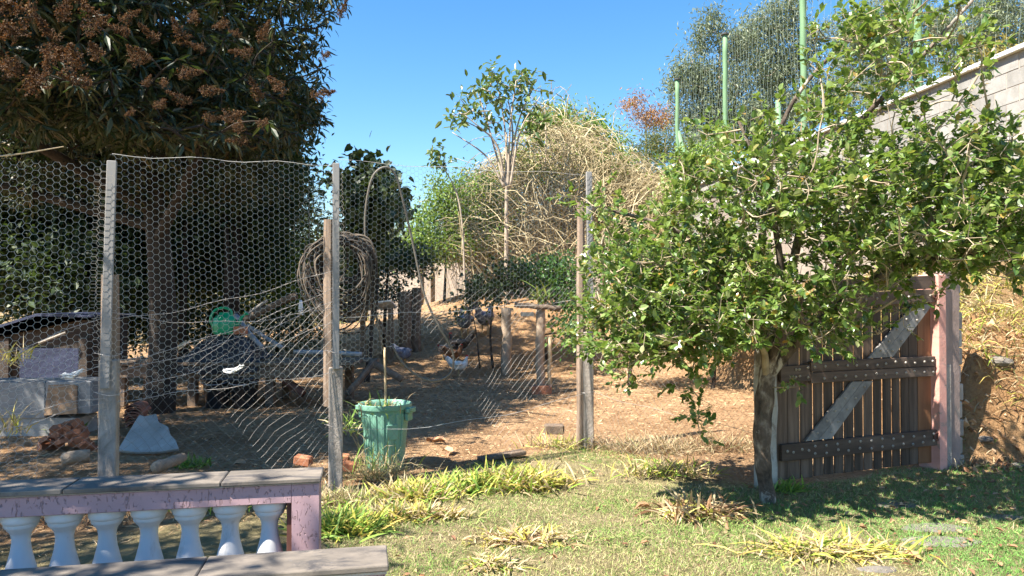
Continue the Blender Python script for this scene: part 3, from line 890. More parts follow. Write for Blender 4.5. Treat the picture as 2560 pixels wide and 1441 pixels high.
# ------------------------------------------------------------------ wooden gate
gu = np.append((GR - GL) / np.linalg.norm(GR - GL), 0); gn = np.array([gu[1], -gu[0], 0])
GO = np.array([2.21, 6.25, 0])
gu = np.array([.9221, .387, 0]); gn = np.array([.387, -.9221, 0])
def gate_uv(px, py):
    a = (px - 1280.0) / F
    u = (a * GO[1] - GO[0]) / (gu[0] - a * gu[1])
    Y = GO[1] + u * gu[1]
    return u, CAM_Z + (748.0 - py) / F * Y
def zx(zxp, zyp): return gate_uv(1800 + zxp * .41644, 640 + zyp * .41644)
root = thing('wooden_gate', 'dark weathered plank gate with a grey diagonal brace and bolted rails', 'gate', tuple(GO))
gl = math.atan2(gu[1], gu[0])
root.rotation_euler = (0, 0, gl)
ex, ey = np.array([1.0, 0, 0]), np.array([0, -1.0, 0])     # local: x along, -y towards the camera
bounds = [325, 395, 470, 549, 611, 672, 733, 794, 851, 908, 964, 1021, 1073, 1125, 1178, 1256]
bot = [1342, 1338, 1330, 1318, 1309, 1302, 1296, 1287, 1280, 1278, 1268, 1262, 1255, 1250, 1243]
for i in range(15):
    u0, zb = zx(bounds[i], bot[i]); u1, zb2 = zx(bounds[i + 1], bot[i] - 6)
    gap = random.uniform(.0125, .0185) if 2 <= i <= 12 else .003
    zt = 1.615 + random.uniform(-.012, .012)
    p = G().prism([(u0 + gap / 2, zb), (u1 - gap / 2, zb2), (u1 - gap / 2 + random.uniform(-.002, .002), zt), (u0 + gap / 2, zt + random.uniform(-.006, .006))], (0, 0, 0), ex, ez, ey, random.uniform(-.002, 0), .011 + random.uniform(-.001, .002))
    p.build('plank', M['plank_red'] if i == 14 else M['plank'], root, bevel=.003)
def rail_boards(pts_top, pts_bot, d0, d1, name='rail', mat='rail'):
    """pts: left and right pixel (zoomed) of the upper and of the lower edge"""
    q = [zx(*pts_bot[0]), zx(*pts_bot[1]), zx(*pts_top[1]), zx(*pts_top[0])]
    return G().prism(q, (0, 0, 0), ex, ez, ey, d0, d1).build(name, M[mat], root, bevel=.004), q
def bolts(parent, q, xs, rows, d, r=.0125):
    g = G()
    for f in xs:
        for rw in rows:
            a_ = np.array(q[0]) * (1 - f) + np.array(q[1]) * f; b2 = np.array(q[3]) * (1 - f) + np.array(q[2]) * f
            c_ = a_ * (1 - rw) + b2 * rw + rng.normal(0, .006, 2)
            g.lathe([(0, .012), (r * .7, .010), (r, .004), (r, 0)], (c_[0], -d, c_[1]), 8, rot('X', math.pi / 2))
    o = g.build('bolts', M['bolt'], parent, True); tag(o, kind='stuff')
o, q = rail_boards([(515, 632), (1257, 600)], [(515, 694), (1257, 658)], .026, .058)
bolts(o, q, np.linspace(.03, .98, 13), (.5,), .058)
o, q = rail_boards([(515, 697), (1257, 660)], [(515, 762), (1257, 718)], .026, .056)
bolts(o, q, np.linspace(.1, .98, 12), (.5,), .056)
o, q = rail_boards([(338, 662), (517, 648)], [(338, 757), (517, 748)], .0235, .050)
bolts(o, q, (.48, .62, .88), (.3, .8), .05)
o, q = rail_boards([(338, 1125), (1268, 1036)], [(338, 1225), (1268, 1128)], .026, .058)
bolts(o, q, (.03, .07, .12, .155), (.55,), .058); bolts(o, q, np.linspace(.19, .97, 12), (.28, .72), .058)
o, q = rail_boards([(560, 232), (1262, 200)], [(560, 318), (1262, 278)], .026, .056)
bolts(o, q, np.linspace(.1, .95, 10), (.5,), .056)
o, q = rail_boards([(560, 150), (1262, 118)], [(560, 229), (1262, 197)], .024, .054)
for quad in ([(482, 1106), (640, 1090), (890, 748), (765, 752)], [(862, 614), (1010, 604), (1252, 290), (1137, 294)]):
    A_, B_, C_, D_ = [np.array(zx(*z_)) for z_ in quad]
    for s0, s1 in ((0, .5), (.51, 1)):
        poly = [A_ + (B_ - A_) * s0, A_ + (B_ - A_) * s1, D_ + (C_ - D_) * s1, D_ + (C_ - D_) * s0]
        o = G().prism(poly, (0, 0, 0), ex, ez, ey, .0245, .047).build('brace', M['brace'], root, bevel=.004)
        bolts(o, [poly[0], poly[3], poly[2], poly[1]], np.linspace(.12, .9, 5), (.5,), .047, .011)
# iron hinges
for (zy, nm) in ((1075, 'hinge'), (235, 'hinge')):
    u_, z_ = zx(1262, zy)
    g = G()
    t = np.linspace(0, 2 * math.pi, 16)
    g.tube(np.stack([u_ - .012 + .034 * np.cos(t), np.full(16, -.066), z_ + .034 * np.sin(t)], 1), .009, 6)
    g.box((u_ + .02, -.058, z_), (.04, .018, .07))
    g.build(nm, M['rust'], root, bevel=.003)

# gate posts
u1 = zx(1258, 1200)[0]
c = GO + gu * (u1 + .012)
root = thing('gate_post', 'stout pink plastered gate post on the hinge side of the wooden gate', 'post', tuple(c), gl)
g = G()
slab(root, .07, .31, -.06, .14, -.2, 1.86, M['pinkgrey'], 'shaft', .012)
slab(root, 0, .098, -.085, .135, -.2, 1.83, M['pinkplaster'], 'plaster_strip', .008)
slab(root, .10, .18, -.072, -.0605, -.1, .98, M['concrete'], 'bare_patch', .006)
for k in range(11):
    slab(root, .3115, .385 + random.uniform(-.012, .01), -.03 + random.uniform(-.015, .01), .12, -.05 + k * .17, .11 + k * .17, M['whiteplaster'] if k in (7, 9) else M['concrete'], 'brick', .008)
c = GO - gu * .205
root = thing('gate_post', 'peeling whitewashed gate post half hidden behind the fruit tree trunk', 'post', tuple(c), gl)
g = G(); 
Pz = np.array([[.14 + random.uniform(-.006, .006), .03, z] for z in np.linspace(-.2, 1.75, 12)])
g.tube(Pz, rng.uniform(.085, .10, 12), 9)
g.build('shaft', M['whiteplaster'], root)

# ------------------------------------------------------------------ green bin behind the fence
bc = np.array([-1.195, 6.98, 0.02])
root = thing('rubbish_bin', 'faded green plastic bin with dry weeds in it beside the middle fence post', 'bin', tuple(bc))
g = G()
n = 32
prof = [(.0, .012), (.172, .012), (.176, 0), (.225, .55), (.232, .552), (.246, .556), (.250, .575), (.250, .60), (.243, .604), (.234, .600), (.218, .57), (.168, .03), (0, .03)]
g.lathe(prof, n=36)
g.build('body', M['binplastic'], root, True).modifiers.new('edge', 'EDGE_SPLIT').split_angle = math.radians(40)
for a_ in (2.75, -.35):
    g = G(); Mx = rotz(a_)
    g.box(Mx @ np.array([.268, 0, .55]), (.05, .13, .045), Mx)
    g.box(Mx @ np.array([.252, 0, .49]), (.03, .1, .075), Mx)
    g.build('grip', M['binplastic'], root, bevel=.008)
for a_ in np.radians([218, 238, 256, 274, 292, 310, 328]):
    Mx = rotz(a_) @ rot('Y', .089)
    G().box(rotz(a_) @ np.array([.203, 0, .29]), (.014, .03, .46), Mx).build('rib', M['binplastic'], root, bevel=.004)
G().box(rotz(math.radians(297)) @ np.array([.222, 0, .36]), (.008, .11, .14), rotz(math.radians(297)) @ rot('Y', .089)).build('raised_panel', M['binplastic'], root, bevel=.003)
sp = G().tube(curve_pts([bc + [.0, .02, .1], bc + [-.0, .03, .6], bc + [-.012, .03, 1.12]], 12), .011, 7)
tag(sp.build('garden_stake', M['bamboo'], None, True), 'straight brown stake standing up out of the green bin', 'stake')
# ------------------------------------------------------------------ fruit tree in front of the gate
def blob_centres(blobs, dens, Yr=.95):
    """cluster centres in flattened blobs: (px, py, rx, ry, weight)"""
    out = []
    for (px, py, rx, ry, w_) in blobs:
        n = max(1, int(rx * ry * w_ * dens))
        d = rdir(n) * rng.random((n, 1)) ** (1 / 2.6)
        Yb = float(np.interp(px, [1500, 2000, 2300, 2560], [5.75, 5.6, 5.15, 4.95]))       # the right side leans towards the lawn
        Y = Yb + d[:, 1] * Yr
        Yp = Yb + d[:, 1] * Yr * .35
        out.append(np.stack([(px + d[:, 0] * rx - 1280) / F * Yp, Y, CAM_Z + (748 - (py - d[:, 2] * ry)) / F * Yp], 1))
    return np.concatenate(out)

base = np.array([2.01, 5.83, 0.0])
root = thing('fruit_tree', 'leafy green fruit tree with a mottled trunk spreading over the wooden gate', 'tree', tuple(base))
tr_ctl = [base + [-.01, 0, -.12], base + [.0, 0, .02], base + [-.03, .01, .25], base + [-.045, .0, .5], base + [-.02, .02, .78], base + [.01, .03, 1.0], base + [.03, .03, 1.2]]
limbs = [limb(tr_ctl, .083, .068, 30)]
limbs[0] = (limbs[0][0], np.interp(np.linspace(0, 1, len(limbs[0][0])), [0, .12, .3, .7, 1], [.09, .062, .060, .074, .056]))
fk = base + [.0, .02, .98]
Yf = 5.85
def fp(px, py, dy=0.0): return pt(px, py, Yf) * np.array([1, 0, 1]) + np.array([0, Yf + dy, 0])
main = [
    ([fk, fp(1985, 850, -.1), fp(2110, 720, -.35), fp(2215, 660, -.5), fp(2350, 640, -.65), fp(2500, 560, -.8)], .048, .014),
    ([fk, fp(1960, 820, .1), fp(2010, 640, .2), fp(2060, 480, .25), fp(2130, 330, .0), fp(2230, 200, -.3), fp(2340, 60, -.5)], .050, .012),
    ([fk, fp(1900, 840, .0), fp(1820, 720, -.1), fp(1700, 600, -.2), fp(1600, 560, -.3), fp(1500, 535, -.3)], .040, .010),
    ([fk, fp(1930, 800, -.2), fp(1900, 620, -.4), fp(1850, 460, -.5), fp(1800, 340, -.5)], .040, .010),
    ([fk, fp(1940, 810, .3), fp(1960, 600, .5), fp(1990, 400, .6), fp(2030, 240, .5), fp(2120, 110, .4), fp(2230, 20, .3)], .042, .010),
    ([fk, fp(1880, 860, -.2), fp(1780, 820, -.3), fp(1660, 800, -.4), fp(1540, 820, -.4)], .030, .009),
    ([fp(2110, 720, -.35), fp(2260, 560, -.4), fp(2380, 420, -.5), fp(2500, 330, -.6)], .026, .009),
    ([fp(2060, 480, .25), fp(2200, 420, -.2), fp(2330, 300, -.3), fp(2430, 150, -.3)], .024, .008),
    ([fp(1985, 850, -.1), fp(2100, 790, -.4), fp(2170, 740, -.5)], .018, .008),
]
limbs += [limb(c_, a, b_, 30) for c_, a, b_ in main]
blobs = [
    (1960, 690, 300, 150, 1.0), (2260, 540, 330, 150, 1.0), (1780, 720, 260, 170, .95), (1640, 800, 190, 100, .8), (1600, 640, 130, 110, .7),
    (1880, 520, 200, 130, .85), (2080, 470, 220, 150, .9), (2440, 520, 190, 190, 1.05), (2330, 630, 260, 60, .9), (1850, 830, 230, 70, 1.0), (1680, 740, 200, 120, .8), (1560, 830, 110, 70, .8), (1600, 750, 150, 90, .7), (1750, 800, 150, 90, .7), (1480, 770, 40, 90, .5), (1600, 830, 150, 70, .9), (1760, 850, 130, 60, .9), (1560, 660, 90, 80, .6),
    (1530, 540, 80, 45, .6), (1790, 420, 110, 80, .5), (1960, 350, 120, 70, .5), (2100, 300, 110, 70, .45), (2280, 390, 180, 80, .6), (2430, 390, 130, 80, .55),
    (2140, 110, 75, 60, .8), (2075, 90, 40, 30, .9), (2260, 60, 110, 70, .6), (2310, 150, 100, 70, .5), (2030, 210, 60, 40, .5), (2400, 100, 70, 60, .5), (2220, 220, 110, 60, .5),
    (2410, 20, 70, 25, .5), (2200, 20, 60, 30, .9), (1480, 560, 45, 28, .5), (2080, 790, 90, 40, .7), (2480, 650, 70, 40, .8), (1600, 880, 120, 40, .5), (1850, 300, 50, 45, .5), (2140, 200, 90, 60, .6),
    (2540, 480, 80, 160, .7), (1720, 470, 110, 70, .5), (1890, 400, 130, 90, .6), (2500, 620, 90, 70, .9), (1690, 880, 120, 50, .6), (2360, 240, 100, 50, .3), (2200, 100, 110, 60, .45), (1500, 870, 50, 40, .5), (1700, 560, 80, 60, .5)]
C = blob_centres(blobs, .0022)
C = C[(C[:, 2] > .95)]
# a few bare sprays hanging out of the crown
extra = [fp(1725, 985, -.3), fp(1720, 1040, -.3), fp(1545, 905, -.4), fp(1460, 850, -.4), fp(1440, 505, -.3), fp(2130, 830, -.4), fp(2290, 735, -.3), fp(2490, 700, -.2), fp(2190, 790, -.4), fp(1722, 1010, -.3), fp(1690, 950, -.3), fp(1960, 960, -.2)]
C = np.concatenate([C, np.array(extra)])
t = G()
for P, R in limbs[:1]: t.tube(P - base, R * (1 + .06 * np.sin(np.arange(len(R)) * 1.3)), 12)
t.build('trunk', M['bark'], root, True)
for P, R in limbs[1:]:
    G().tube(P - base, R, 7).build('limb', M['bark'] if R[0] > .03 else M['twig'], root, True)
V, T = grow(limbs, C, .013, .0035, wig=.07, sides=4).data()
b0, b1, bd_ = shoots(C, 4, 11, .14, .055, .35, np.array([2.0, 5.9, 1.6]), .5)
V2, T2 = segs(np.repeat(C, 4, 0), b0, .0028, .002, 3)
V3, T3 = segs(b0, b1, .002, .0012, 3)
link('twigs', mesh_np('twigs', np.concatenate([V, V2, V3]) - base, np.concatenate([T, T2 + len(V), T3 + len(V) + len(V2)]), M['twig']), root)['kind'] = 'stuff'
pos, ax, nr, ll, ww = shoot_leaves(b0, b1, bd_, 11, .048, .031, .95, .05)
ln = len(pos)
vis = np.where(in_view(pos, -10))[0]
near = vis[np.argsort(pos[vis, 1])[:300]]
keep = leaf_objects(root, M['fruitleaf'], pos - base, ax, nr, ll, ww, NEAR_L, NEAR_T, near)
V, T = leaves(pos[keep] - base, ax[keep], nr[keep], ll[keep], ww[keep], NEAR_L, NEAR_T)
tag(link('crown', mesh_np('crown', V, T, M['fruitleaf']), root), kind='stuff')

# ------------------------------------------------------------------ mango tree, top left
mb = np.array([-4.95, 10.4, 0.0])
root = thing('mango_tree', 'huge dark mango tree with rusty flower spikes filling the top left', 'tree', tuple(mb))
limbs = [limb([mb + [0, 0, -.2], mb + [.05, 0, 1.2], mb + [.0, -.1, 2.6], mb + [-.2, -.2, 4.2], mb + [-.3, -.4, 6.2]], .21, .10, 30)]
for c_ in ([mb + [.0, -.1, 2.4], mb + [1.0, -1.2, 3.3], mb + [1.4, -1.8, 3.6], mb + [1.7, -2.2, 3.8]],
           [mb + [.0, -.1, 2.8], mb + [-1.0, -1.5, 3.6], mb + [-1.2, -3.2, 4.2], mb + [-.9, -4.6, 4.2]],
           [mb + [-.1, -.2, 3.2], mb + [.5, .3, 4.4], mb + [.7, .6, 5.6]],
           [mb + [-.2, -.2, 4.0], mb + [-2.0, -1.0, 5.6], mb + [-3.5, -2.5, 6.6]],
           [mb + [-.2, -.2, 4.4], mb + [.7, -1.8, 6.0], mb + [1.4, -3.0, 6.9]],
           [mb + [.0, -.1, 2.6], mb + [-2.2, -.6, 3.2], mb + [-4.0, -2.0, 3.6]]):
    limbs.append(limb(c_, .085, .025, 24))
def mango_ok(c):
    """keeps the crown's edge where the photograph has it"""
    px = c[:, 0] / c[:, 1] * F + 1280; py = 748 - (c[:, 2] - CAM_Z) / c[:, 1] * F
    edge = np.interp(py, [-2000, -300, 0, 60, 120, 200, 280, 330, 380], [1500, 930, 860, 830, 800, 800, 815, 770, 700])
    low = np.interp(px, [-400, 0, 300, 700, 800], [330, 355, 350, 360, 330])
    gx_, gy_ = c[:, 0] + c[:, 2] * .602, c[:, 1] + c[:, 2] * .407      # where its shade falls
    lit = gx_ > np.interp(gy_, [5, 6, 7.75, 9.5, 11.3, 14, 20], [-3.1, -2.7, -1.8, -.7, .2, 1.5, 3.5]) + rng.normal(0, .35, len(c))
    return ~lit & (px < edge + rng.normal(0, 18, len(c))) & (py < low + rng.normal(0, 14, len(c)) + 150 * sstep(8.5, 9.5, c[:, 1]))
Cs = []  # several unseen high clumps are added to shade the pen and the crown's front
for (c_, r_, n_) in (((-2.9, 6.9, 4.1), (1.6, 1.3, 1.1), 420), ((-4.6, 6.6, 4.3), (1.7, 1.3, 1.2), 420), ((-2.9, 8.6, 4.9), (2.0, 1.6, 1.6), 420),
                     ((-4.6, 9.0, 5.6), (2.6, 2.2, 2.1), 480), ((-4.9, 9.2, 7.6), (3.1, 2.8, 2.0), 620), ((-6.6, 8.0, 6.0), (2.0, 2.4, 2.4), 420), ((-2.6, 11.0, 5.6), (2.0, 1.6, 1.6), 380),
                     ((-5.8, 6.3, 6.6), (2.2, 1.4, 1.8), 480), ((-3.9, 7.0, 6.4), (2.0, 1.4, 1.5), 380), ((-5.6, 11.2, 5.2), (2.4, 1.8, 1.8), 320), ((-5.2, 10.6, 3.7), (3.4, 1.0, 1.0), 420), ((-3.4, 11.0, 4.0), (1.4, 1.0, .9), 160), ((-6.8, 13.2, 9.6), (3.0, 2.2, 1.8), 420), ((-9.5, 11.5, 8.5), (2.5, 2.5, 2.2), 380), ((-8.2, 6.6, 5.6), (1.6, 1.6, 1.5), 220), ((-7.3, 4.7, 5.8), (1.5, 1.2, 1.2), 200), ((-11, 16, 8.6), (3.0, 2.4, 1.8), 300), ((-10.5, 13.5, 7.4), (2.4, 2.0, 1.6), 240), ((-3.3, 7.4, 3.9), (1.3, 1.2, .9), 260), ((-3.6, 8.4, 3.4), (1.5, .9, .6), 160), ((-7.6, 15, 8.7), (3.0, 2.0, 1.5), 300), ((-4.6, 15.5, 9.0), (2.5, 2.0, 1.3), 260), ((-5.2, 5.6, 7.3), (1.6, .8, 1.0), 260), ((-6.4, 6.2, 5.2), (1.3, .9, 1.2), 200)):
    Cs.append(inside_ell(int(n_ * 1.7), c_, r_, .2))
C = np.concatenate(Cs)
C = C[mango_ok(C)]
t = G()
for P, R in limbs[:1]: t.tube(P - mb, R, 12)
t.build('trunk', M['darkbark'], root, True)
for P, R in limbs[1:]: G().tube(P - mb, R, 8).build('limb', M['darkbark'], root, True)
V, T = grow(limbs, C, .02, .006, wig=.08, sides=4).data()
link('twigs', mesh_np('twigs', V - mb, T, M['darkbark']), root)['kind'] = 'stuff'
k = 17
d = rdir(len(C) * k); d[:, 2] = d[:, 2] * .6 - .35
pos = np.repeat(C, k, 0) + d * rng.uniform(.01, .14, (len(d), 1))
nr = unit(np.array([0, 0, 1.0]) + rng.normal(0, .5, (len(d), 3)))
ll = .14 * rng.uniform(.55, 1.4, len(d)); ww = ll * rng.uniform(.20, .28, len(d))
ok = mango_ok(pos + unit(d) * ll[:, None]) | (rng.random(len(d)) < .5)
pos, d, nr, ll, ww = pos[ok], d[ok], nr[ok], ll[ok], ww[ok]
vis = np.where(in_view(pos, -20))[0]
near = vis[np.argsort(pos[vis, 1])[:300]]
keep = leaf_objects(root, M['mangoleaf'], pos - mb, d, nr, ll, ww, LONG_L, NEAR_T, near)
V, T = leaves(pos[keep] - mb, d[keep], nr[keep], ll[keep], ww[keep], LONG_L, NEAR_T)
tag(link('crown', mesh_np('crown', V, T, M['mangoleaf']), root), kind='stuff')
# flower spikes: a stem with whorls of side sprays, each a row of small blobs
pmes = []
for s in range(6):
    A_, B_ = [], []
    P_, D_, L_ = [], [], []
    Lp = .36
    A_.append((0, 0, 0)); B_.append((0, 0, Lp))
    for i in range(17):
        z = Lp * (.1 + .9 * i / 16); w = .10 * (1 - .88 * i / 16) * rng.uniform(.6, 1.25)
        for q in range(4):
            a_ = rng.uniform(0, 6.28); e = np.array([math.cos(a_) * w, math.sin(a_) * w, z + w * .35])
            A_.append((0, 0, z)); B_.append(e)
            for f in np.linspace(.4, 1.05, 5):
                for _ in range(2):
                    P_.append(np.array([0, 0, z]) + (e - np.array([0, 0, z])) * f + rng.normal(0, .006, 3)); D_.append(rdir(1)[0]); L_.append(rng.uniform(.012, .022))
    V, T = segs(np.array(A_, float), np.array(B_, float), .0022, .0012)
    V2, T2 = leaves(np.array(P_), np.array(D_), rdir(len(P_)), np.array(L_), np.array(L_) * .85)
    pmes.append(mesh_np('flower_spike', np.concatenate([V, V2]), np.concatenate([T, T2 + len(V)]), M['panicle']))
spots = [(110, 120), (30, 150), (200, 60), (60, 60), (150, 30), (20, 20), (120, 200), (60, 210), (180, 150), (300, 30), (330, 140), (250, 30), (400, 80), (420, 190), (460, 90), (470, 240), (400, 245), (360, 190), (520, 100),
         (560, 30), (600, 60), (610, 110), (640, 80), (640, 230), (810, 120), (850, 20), (570, 270), (590, 310), (620, 330), (500, 200), (330, 250), (230, 190), (440, 160), (780, 220), (480, 30), (5, 100), (90, 20), (350, 60), (720, 210), (660, 290), (380, 130), (250, 120), (140, 90), (500, 270)]
for i, (px, py) in enumerate(spots):
    Y = rng.uniform(5.0, 6.1)
    p = pt(px + rng.normal(0, 8), py + 25, Y)
    rr = Vector((rng.normal(0, .7), rng.normal(-.2, .6), rng.uniform(-.2, 1.0))).normalized()
    sc = rng.uniform(.55, 1.1) * (.95 if px < 260 else .62)
    o = link('flower_spike', pmes[i % 6], root)
    o.matrix_local = Matrix.Translation(Vector(p - mb)) @ rr.to_track_quat('Z', 'Y').to_matrix().to_4x4() @ Matrix.Scale(sc, 4)

# the neighbouring tree that overhangs from the left and dapples the balustrade
nb = np.array([-6.4, 1.2, 0.0])
C = np.concatenate([inside_ell(260, (-4.2, 2.0, 4.6), (1.3, 1.6, .9)), inside_ell(140, (-6.3, 2.2, 5.2), (1.6, 1.6, 1.2)), inside_ell(90, (-5.6, 2.4, 5.4), (1.2, .8, .8)), inside_ell(90, (-4.6, .6, 4.8), (1.2, 1.1, .7)), inside_ell(150, (-7.3, 3.5, 6.8), (1.5, 1.3, 1.2))])
C = C[C[:, 0] + C[:, 2] * .602 < np.where(C[:, 1] + C[:, 2] * .407 < 3.5, -.35, -1.0) + rng.normal(0, .15, len(C))]  # crown shaped for the light: clumps that would shade the sunny lawn go
simple_tree('mango_tree', 'mango tree overhanging from beyond the left edge beside the balustrade', 'tree', tuple(nb), [nb, nb + [.1, .2, 1.5], nb + [.4, .5, 3.2], nb + [.6, .6, 5]], C, 9, .18, .045, M['mangoleaf'], M['darkbark'], .16, .22, tmpl=LONG_L, tt=NEAR_T, droop=.4, twig_r=.015)

# ------------------------------------------------------------------ trees and shrubs behind
def gp(px, Y, dz=0.0):
    x = (px - 1280) / F * Y
    return np.array([x, Y, float(H(x, Y)) + dz])
def ells(lst):
    """(px, py, Y, rpx, rpy, ry, n)"""
    out = []
    for (px, py, Y, rx, ry, rd, n) in lst:
        out.append(inside_ell(n, pt(px, py, Y), (rx / F * Y, rd, ry / F * Y), .2))
    return np.concatenate(out)
def back_tree(name, label, px, Y, topy, lst, nper, L, W, mat, bark, r, spread, limbs=(), cat='tree', group=None, tmpl=FAR_L, tt=FAR_T, twig=.02, droop=.0, jit=.6):
    b_ = gp(px, Y)
    top = pt(px + random.uniform(-15, 15), topy, Y)
    tr = [b_ - [0, 0, .2], b_ * .6 + top * .4 + [rng.normal(0, .1), 0, 0], top]
    return simple_tree(name, label, cat, tuple(b_), tr, ells(lst), nper, L, W, mat, bark, r, spread, group, tmpl, tt, limbs, twig, droop, jit)

# dark heart-leaved tree behind the hoops
back_tree('heart_leaf_tree', 'dark round-crowned tree with drooping heart-shaped leaves behind the hose loop', 915, 14.2, 420,
    [(930, 430, 14.2, 45, 32, .6, 16), (890, 470, 14.2, 50, 30, .6, 14), (980, 475, 14.2, 32, 30, .6, 10), (920, 520, 14.2, 65, 40, .7, 24), (985, 530, 14, 25, 28, .5, 8), (915, 590, 14.2, 50, 45, .6, 22), (900, 640, 14.2, 60, 30, .6, 16), (840, 440, 14.2, 16, 18, .4, 3)],
    16, .17, .125, M['darkleaf'], M['darkbark'], .06, .22, tmpl=HEART_L, tt=HEART_T, droop=.7, twig=.012)
back_tree('hedge_shrub', 'low dark hedge shrub along the back of the pen under the heart-leaved tree', 960, 17.5, 640,
    [(900, 660, 17.5, 60, 30, .8, 40), (980, 650, 17.5, 70, 28, .8, 50), (1040, 650, 17.6, 40, 25, .7, 24), (900, 720, 18.2, 60, 40, .7, 36), (960, 740, 19, 50, 26, .6, 20)], 40, .10, .06, M['darkleaf'], M['darkbark'], .06, .25, cat='shrub')
# left row, seen through the netting
back_tree('dark_tree', 'very dark dense tree behind the netting at the far left edge', 120, 14.5, 420,
    [(60, 460, 14.5, 190, 130, 1.4, 260), (230, 540, 15.5, 110, 150, 1.2, 190), (60, 650, 14.5, 200, 110, 1.2, 260), (170, 700, 14, 130, 80, 1, 120), (-150, 560, 14, 160, 240, 1.4, 120), (330, 620, 15.8, 60, 130, .8, 80), (180, 250, 15.5, 220, 130, 2.0, 300)], 46, .19, .085, M['darkleaf'], M['darkbark'], .16, .4)  # last clump, hidden behind the mango, is added to shade the pen
back_tree('dark_tree', 'dark twin-trunked tree behind the fence bay left of the middle post', 590, 16, 430,
    [(470, 500, 16.5, 120, 110, 1.3, 170), (630, 500, 17, 100, 120, 1.3, 190), (560, 420, 16, 160, 70, 1.3, 150), (690, 430, 16.5, 45, 70, 1, 50), (560, 230, 17.0, 180, 120, 2.2, 300), (420, 300, 16.5, 120, 90, 1.5, 120), (470, 620, 17.5, 130, 90, 1.2, 130), (600, 640, 17.5, 100, 80, 1.2, 110)], 46, .18, .08, M['darkleaf'], M['darkbark'], .17, .4,  # high clumps out of sight behind the mango are added for their shade
    limbs=[[gp(572, 15.6, -.1), pt(566, 620, 15.6), pt(560, 480, 15.8)], [gp(455, 15.6, -.1), pt(462, 620, 15.6), pt(470, 480, 15.8)]])
back_tree('olive_tree', 'pale olive tree with bare twigs just left of the middle fence post', 760, 20, 450,
    [(740, 500, 20, 60, 60, 1, 34), (770, 570, 20, 55, 50, 1, 30), (720, 610, 20, 60, 40, 1, 24), (790, 620, 20, 45, 40, 1, 20), (730, 440, 20.5, 28, 36, .8, 7)], 34, .13, .05, M['oliveleaf'], M['palebark'], .06, .35, twig=.02)
back_tree('grey_green_tree', 'small hazy grey-green tree far off to the right of the heart-leaved tree', 968, 34, 560,
    [(968, 585, 34, 24, 30, 1, 30), (985, 620, 34, 26, 22, 1, 20)], 40, .14, .06, M['greyleaf'], M['palebark'], .06, .4)
back_tree('leafy_bush', 'yellow-green sunlit bush low behind the dark tree trunks', 470, 17.6, 690,
    [(370, 700, 17.0, 70, 60, .8, 40), (480, 690, 17.2, 70, 60, .8, 40), (440, 770, 17.0, 110, 50, .8, 50), (340, 790, 16.6, 60, 40, .6, 24)], 40, .11, .055, M['oliveleaf'], M['darkbark'], .05, .3, cat='bush')
back_tree('leafy_bush', 'green and yellow bush below the pale olive tree', 690, 18, 680,
    [(620, 690, 18, 60, 50, .8, 30), (710, 670, 18, 70, 50, .8, 32), (760, 700, 18, 55, 50, .8, 24), (650, 760, 17.6, 110, 50, .7, 50), (780, 760, 17.8, 60, 50, .7, 26)], 40, .11, .055, M['limeleaf'], M['darkbark'], .05, .3, cat='bush')
back_tree('dark_hedge', 'dark tangled undergrowth along the ground behind the plank bench', 540, 16.4, 760, [(340, 810, 16.4, 90, 50, .6, 46), (470, 820, 16.6, 90, 46, .6, 46), (620, 815, 16.8, 100, 46, .6, 50), (750, 820, 17.0, 80, 40, .6, 36), (230, 800, 16, 80, 50, .6, 34)], 40, .11, .05, M['darkleaf'], M['darkbark'], .05, .3, cat='hedge')
# a far wood closing the view between the trunks
W_ = thing('far_wood', 'far dark wood seen between the trunks on the left', 'wood', (-9.0, 27, 0.5)); tag(W_, kind='stuff')
Cw = np.concatenate([inside_ell(60, (-15.5 + i * 1.25, 28 + rng.normal(0, 1), rng.uniform(1.8, 3.2)), (1.6, 1.4, rng.uniform(1.2, 1.9))) for i in range(12)])
n = len(Cw) * 40
pp = np.repeat(Cw, 40, 0) + rng.normal(0, .45, (n, 3)); l_ = .2 * rng.uniform(.6, 1.3, n)
V, T = leaves(pp - [-9, 27, .5], rdir(n), rdir(n), l_, l_ * .5)
tag(link('foliage', mesh_np('foliage', V, T, M['oliveleaf']), W_), kind='stuff')

# dry brush mound
bb = gp(1420, 24.5)
root = thing('dry_brush', 'large mound of tan leafless brush arching over the middle of the hillside', 'brush', tuple(bb))
ns = 6500
ctr = pt(1420, 560, 24.5)
# each stem leaves an inner axis and arches out to the mound's skin
th = rng.uniform(0, math.pi, ns); 
top_px = [1090, 1180, 1260, 1340, 1420, 1500, 1580, 1650]; top_py = [520, 420, 380, 325, 310, 335, 385, 440]
ex_ = rng.uniform(1090, 1680, ns)
ey_ = np.interp(ex_, top_px, top_py) + rng.random(ns) ** 1.1 * (640 - np.interp(ex_, top_px, top_py)) + rng.normal(0, 8, ns)
eY = 24.2 + rng.normal(0, 1.0, ns) - .7 * (ey_ - 400) / 200
tipP = np.stack([(ex_ - 1280) / F * eY, eY, CAM_Z + (748 - ey_) / F * eY], 1)
back = np.stack([(ctr[0] - tipP[:, 0]) * rng.uniform(.25, .6, ns), rng.uniform(0, .5, ns), -rng.uniform(.1, 1.4, ns)], 1)
L = rng.uniform(.6, 1.9, (ns, 1))
st = tipP + unit(back + rng.normal(0, .75, (ns, 3))) * L
tt_ = np.linspace(0, 1, 6)[None, :, None]
mid_up = np.array([0, 0, 1.0]) * L * rng.uniform(.0, .5, (ns, 1))
Pst = st[:, None] * (1 - tt_) + tipP[:, None] * tt_ + 4 * tt_ * (1 - tt_) * mid_up[:, None] * .6 + rng.normal(0, .035, (ns, 6, 3))
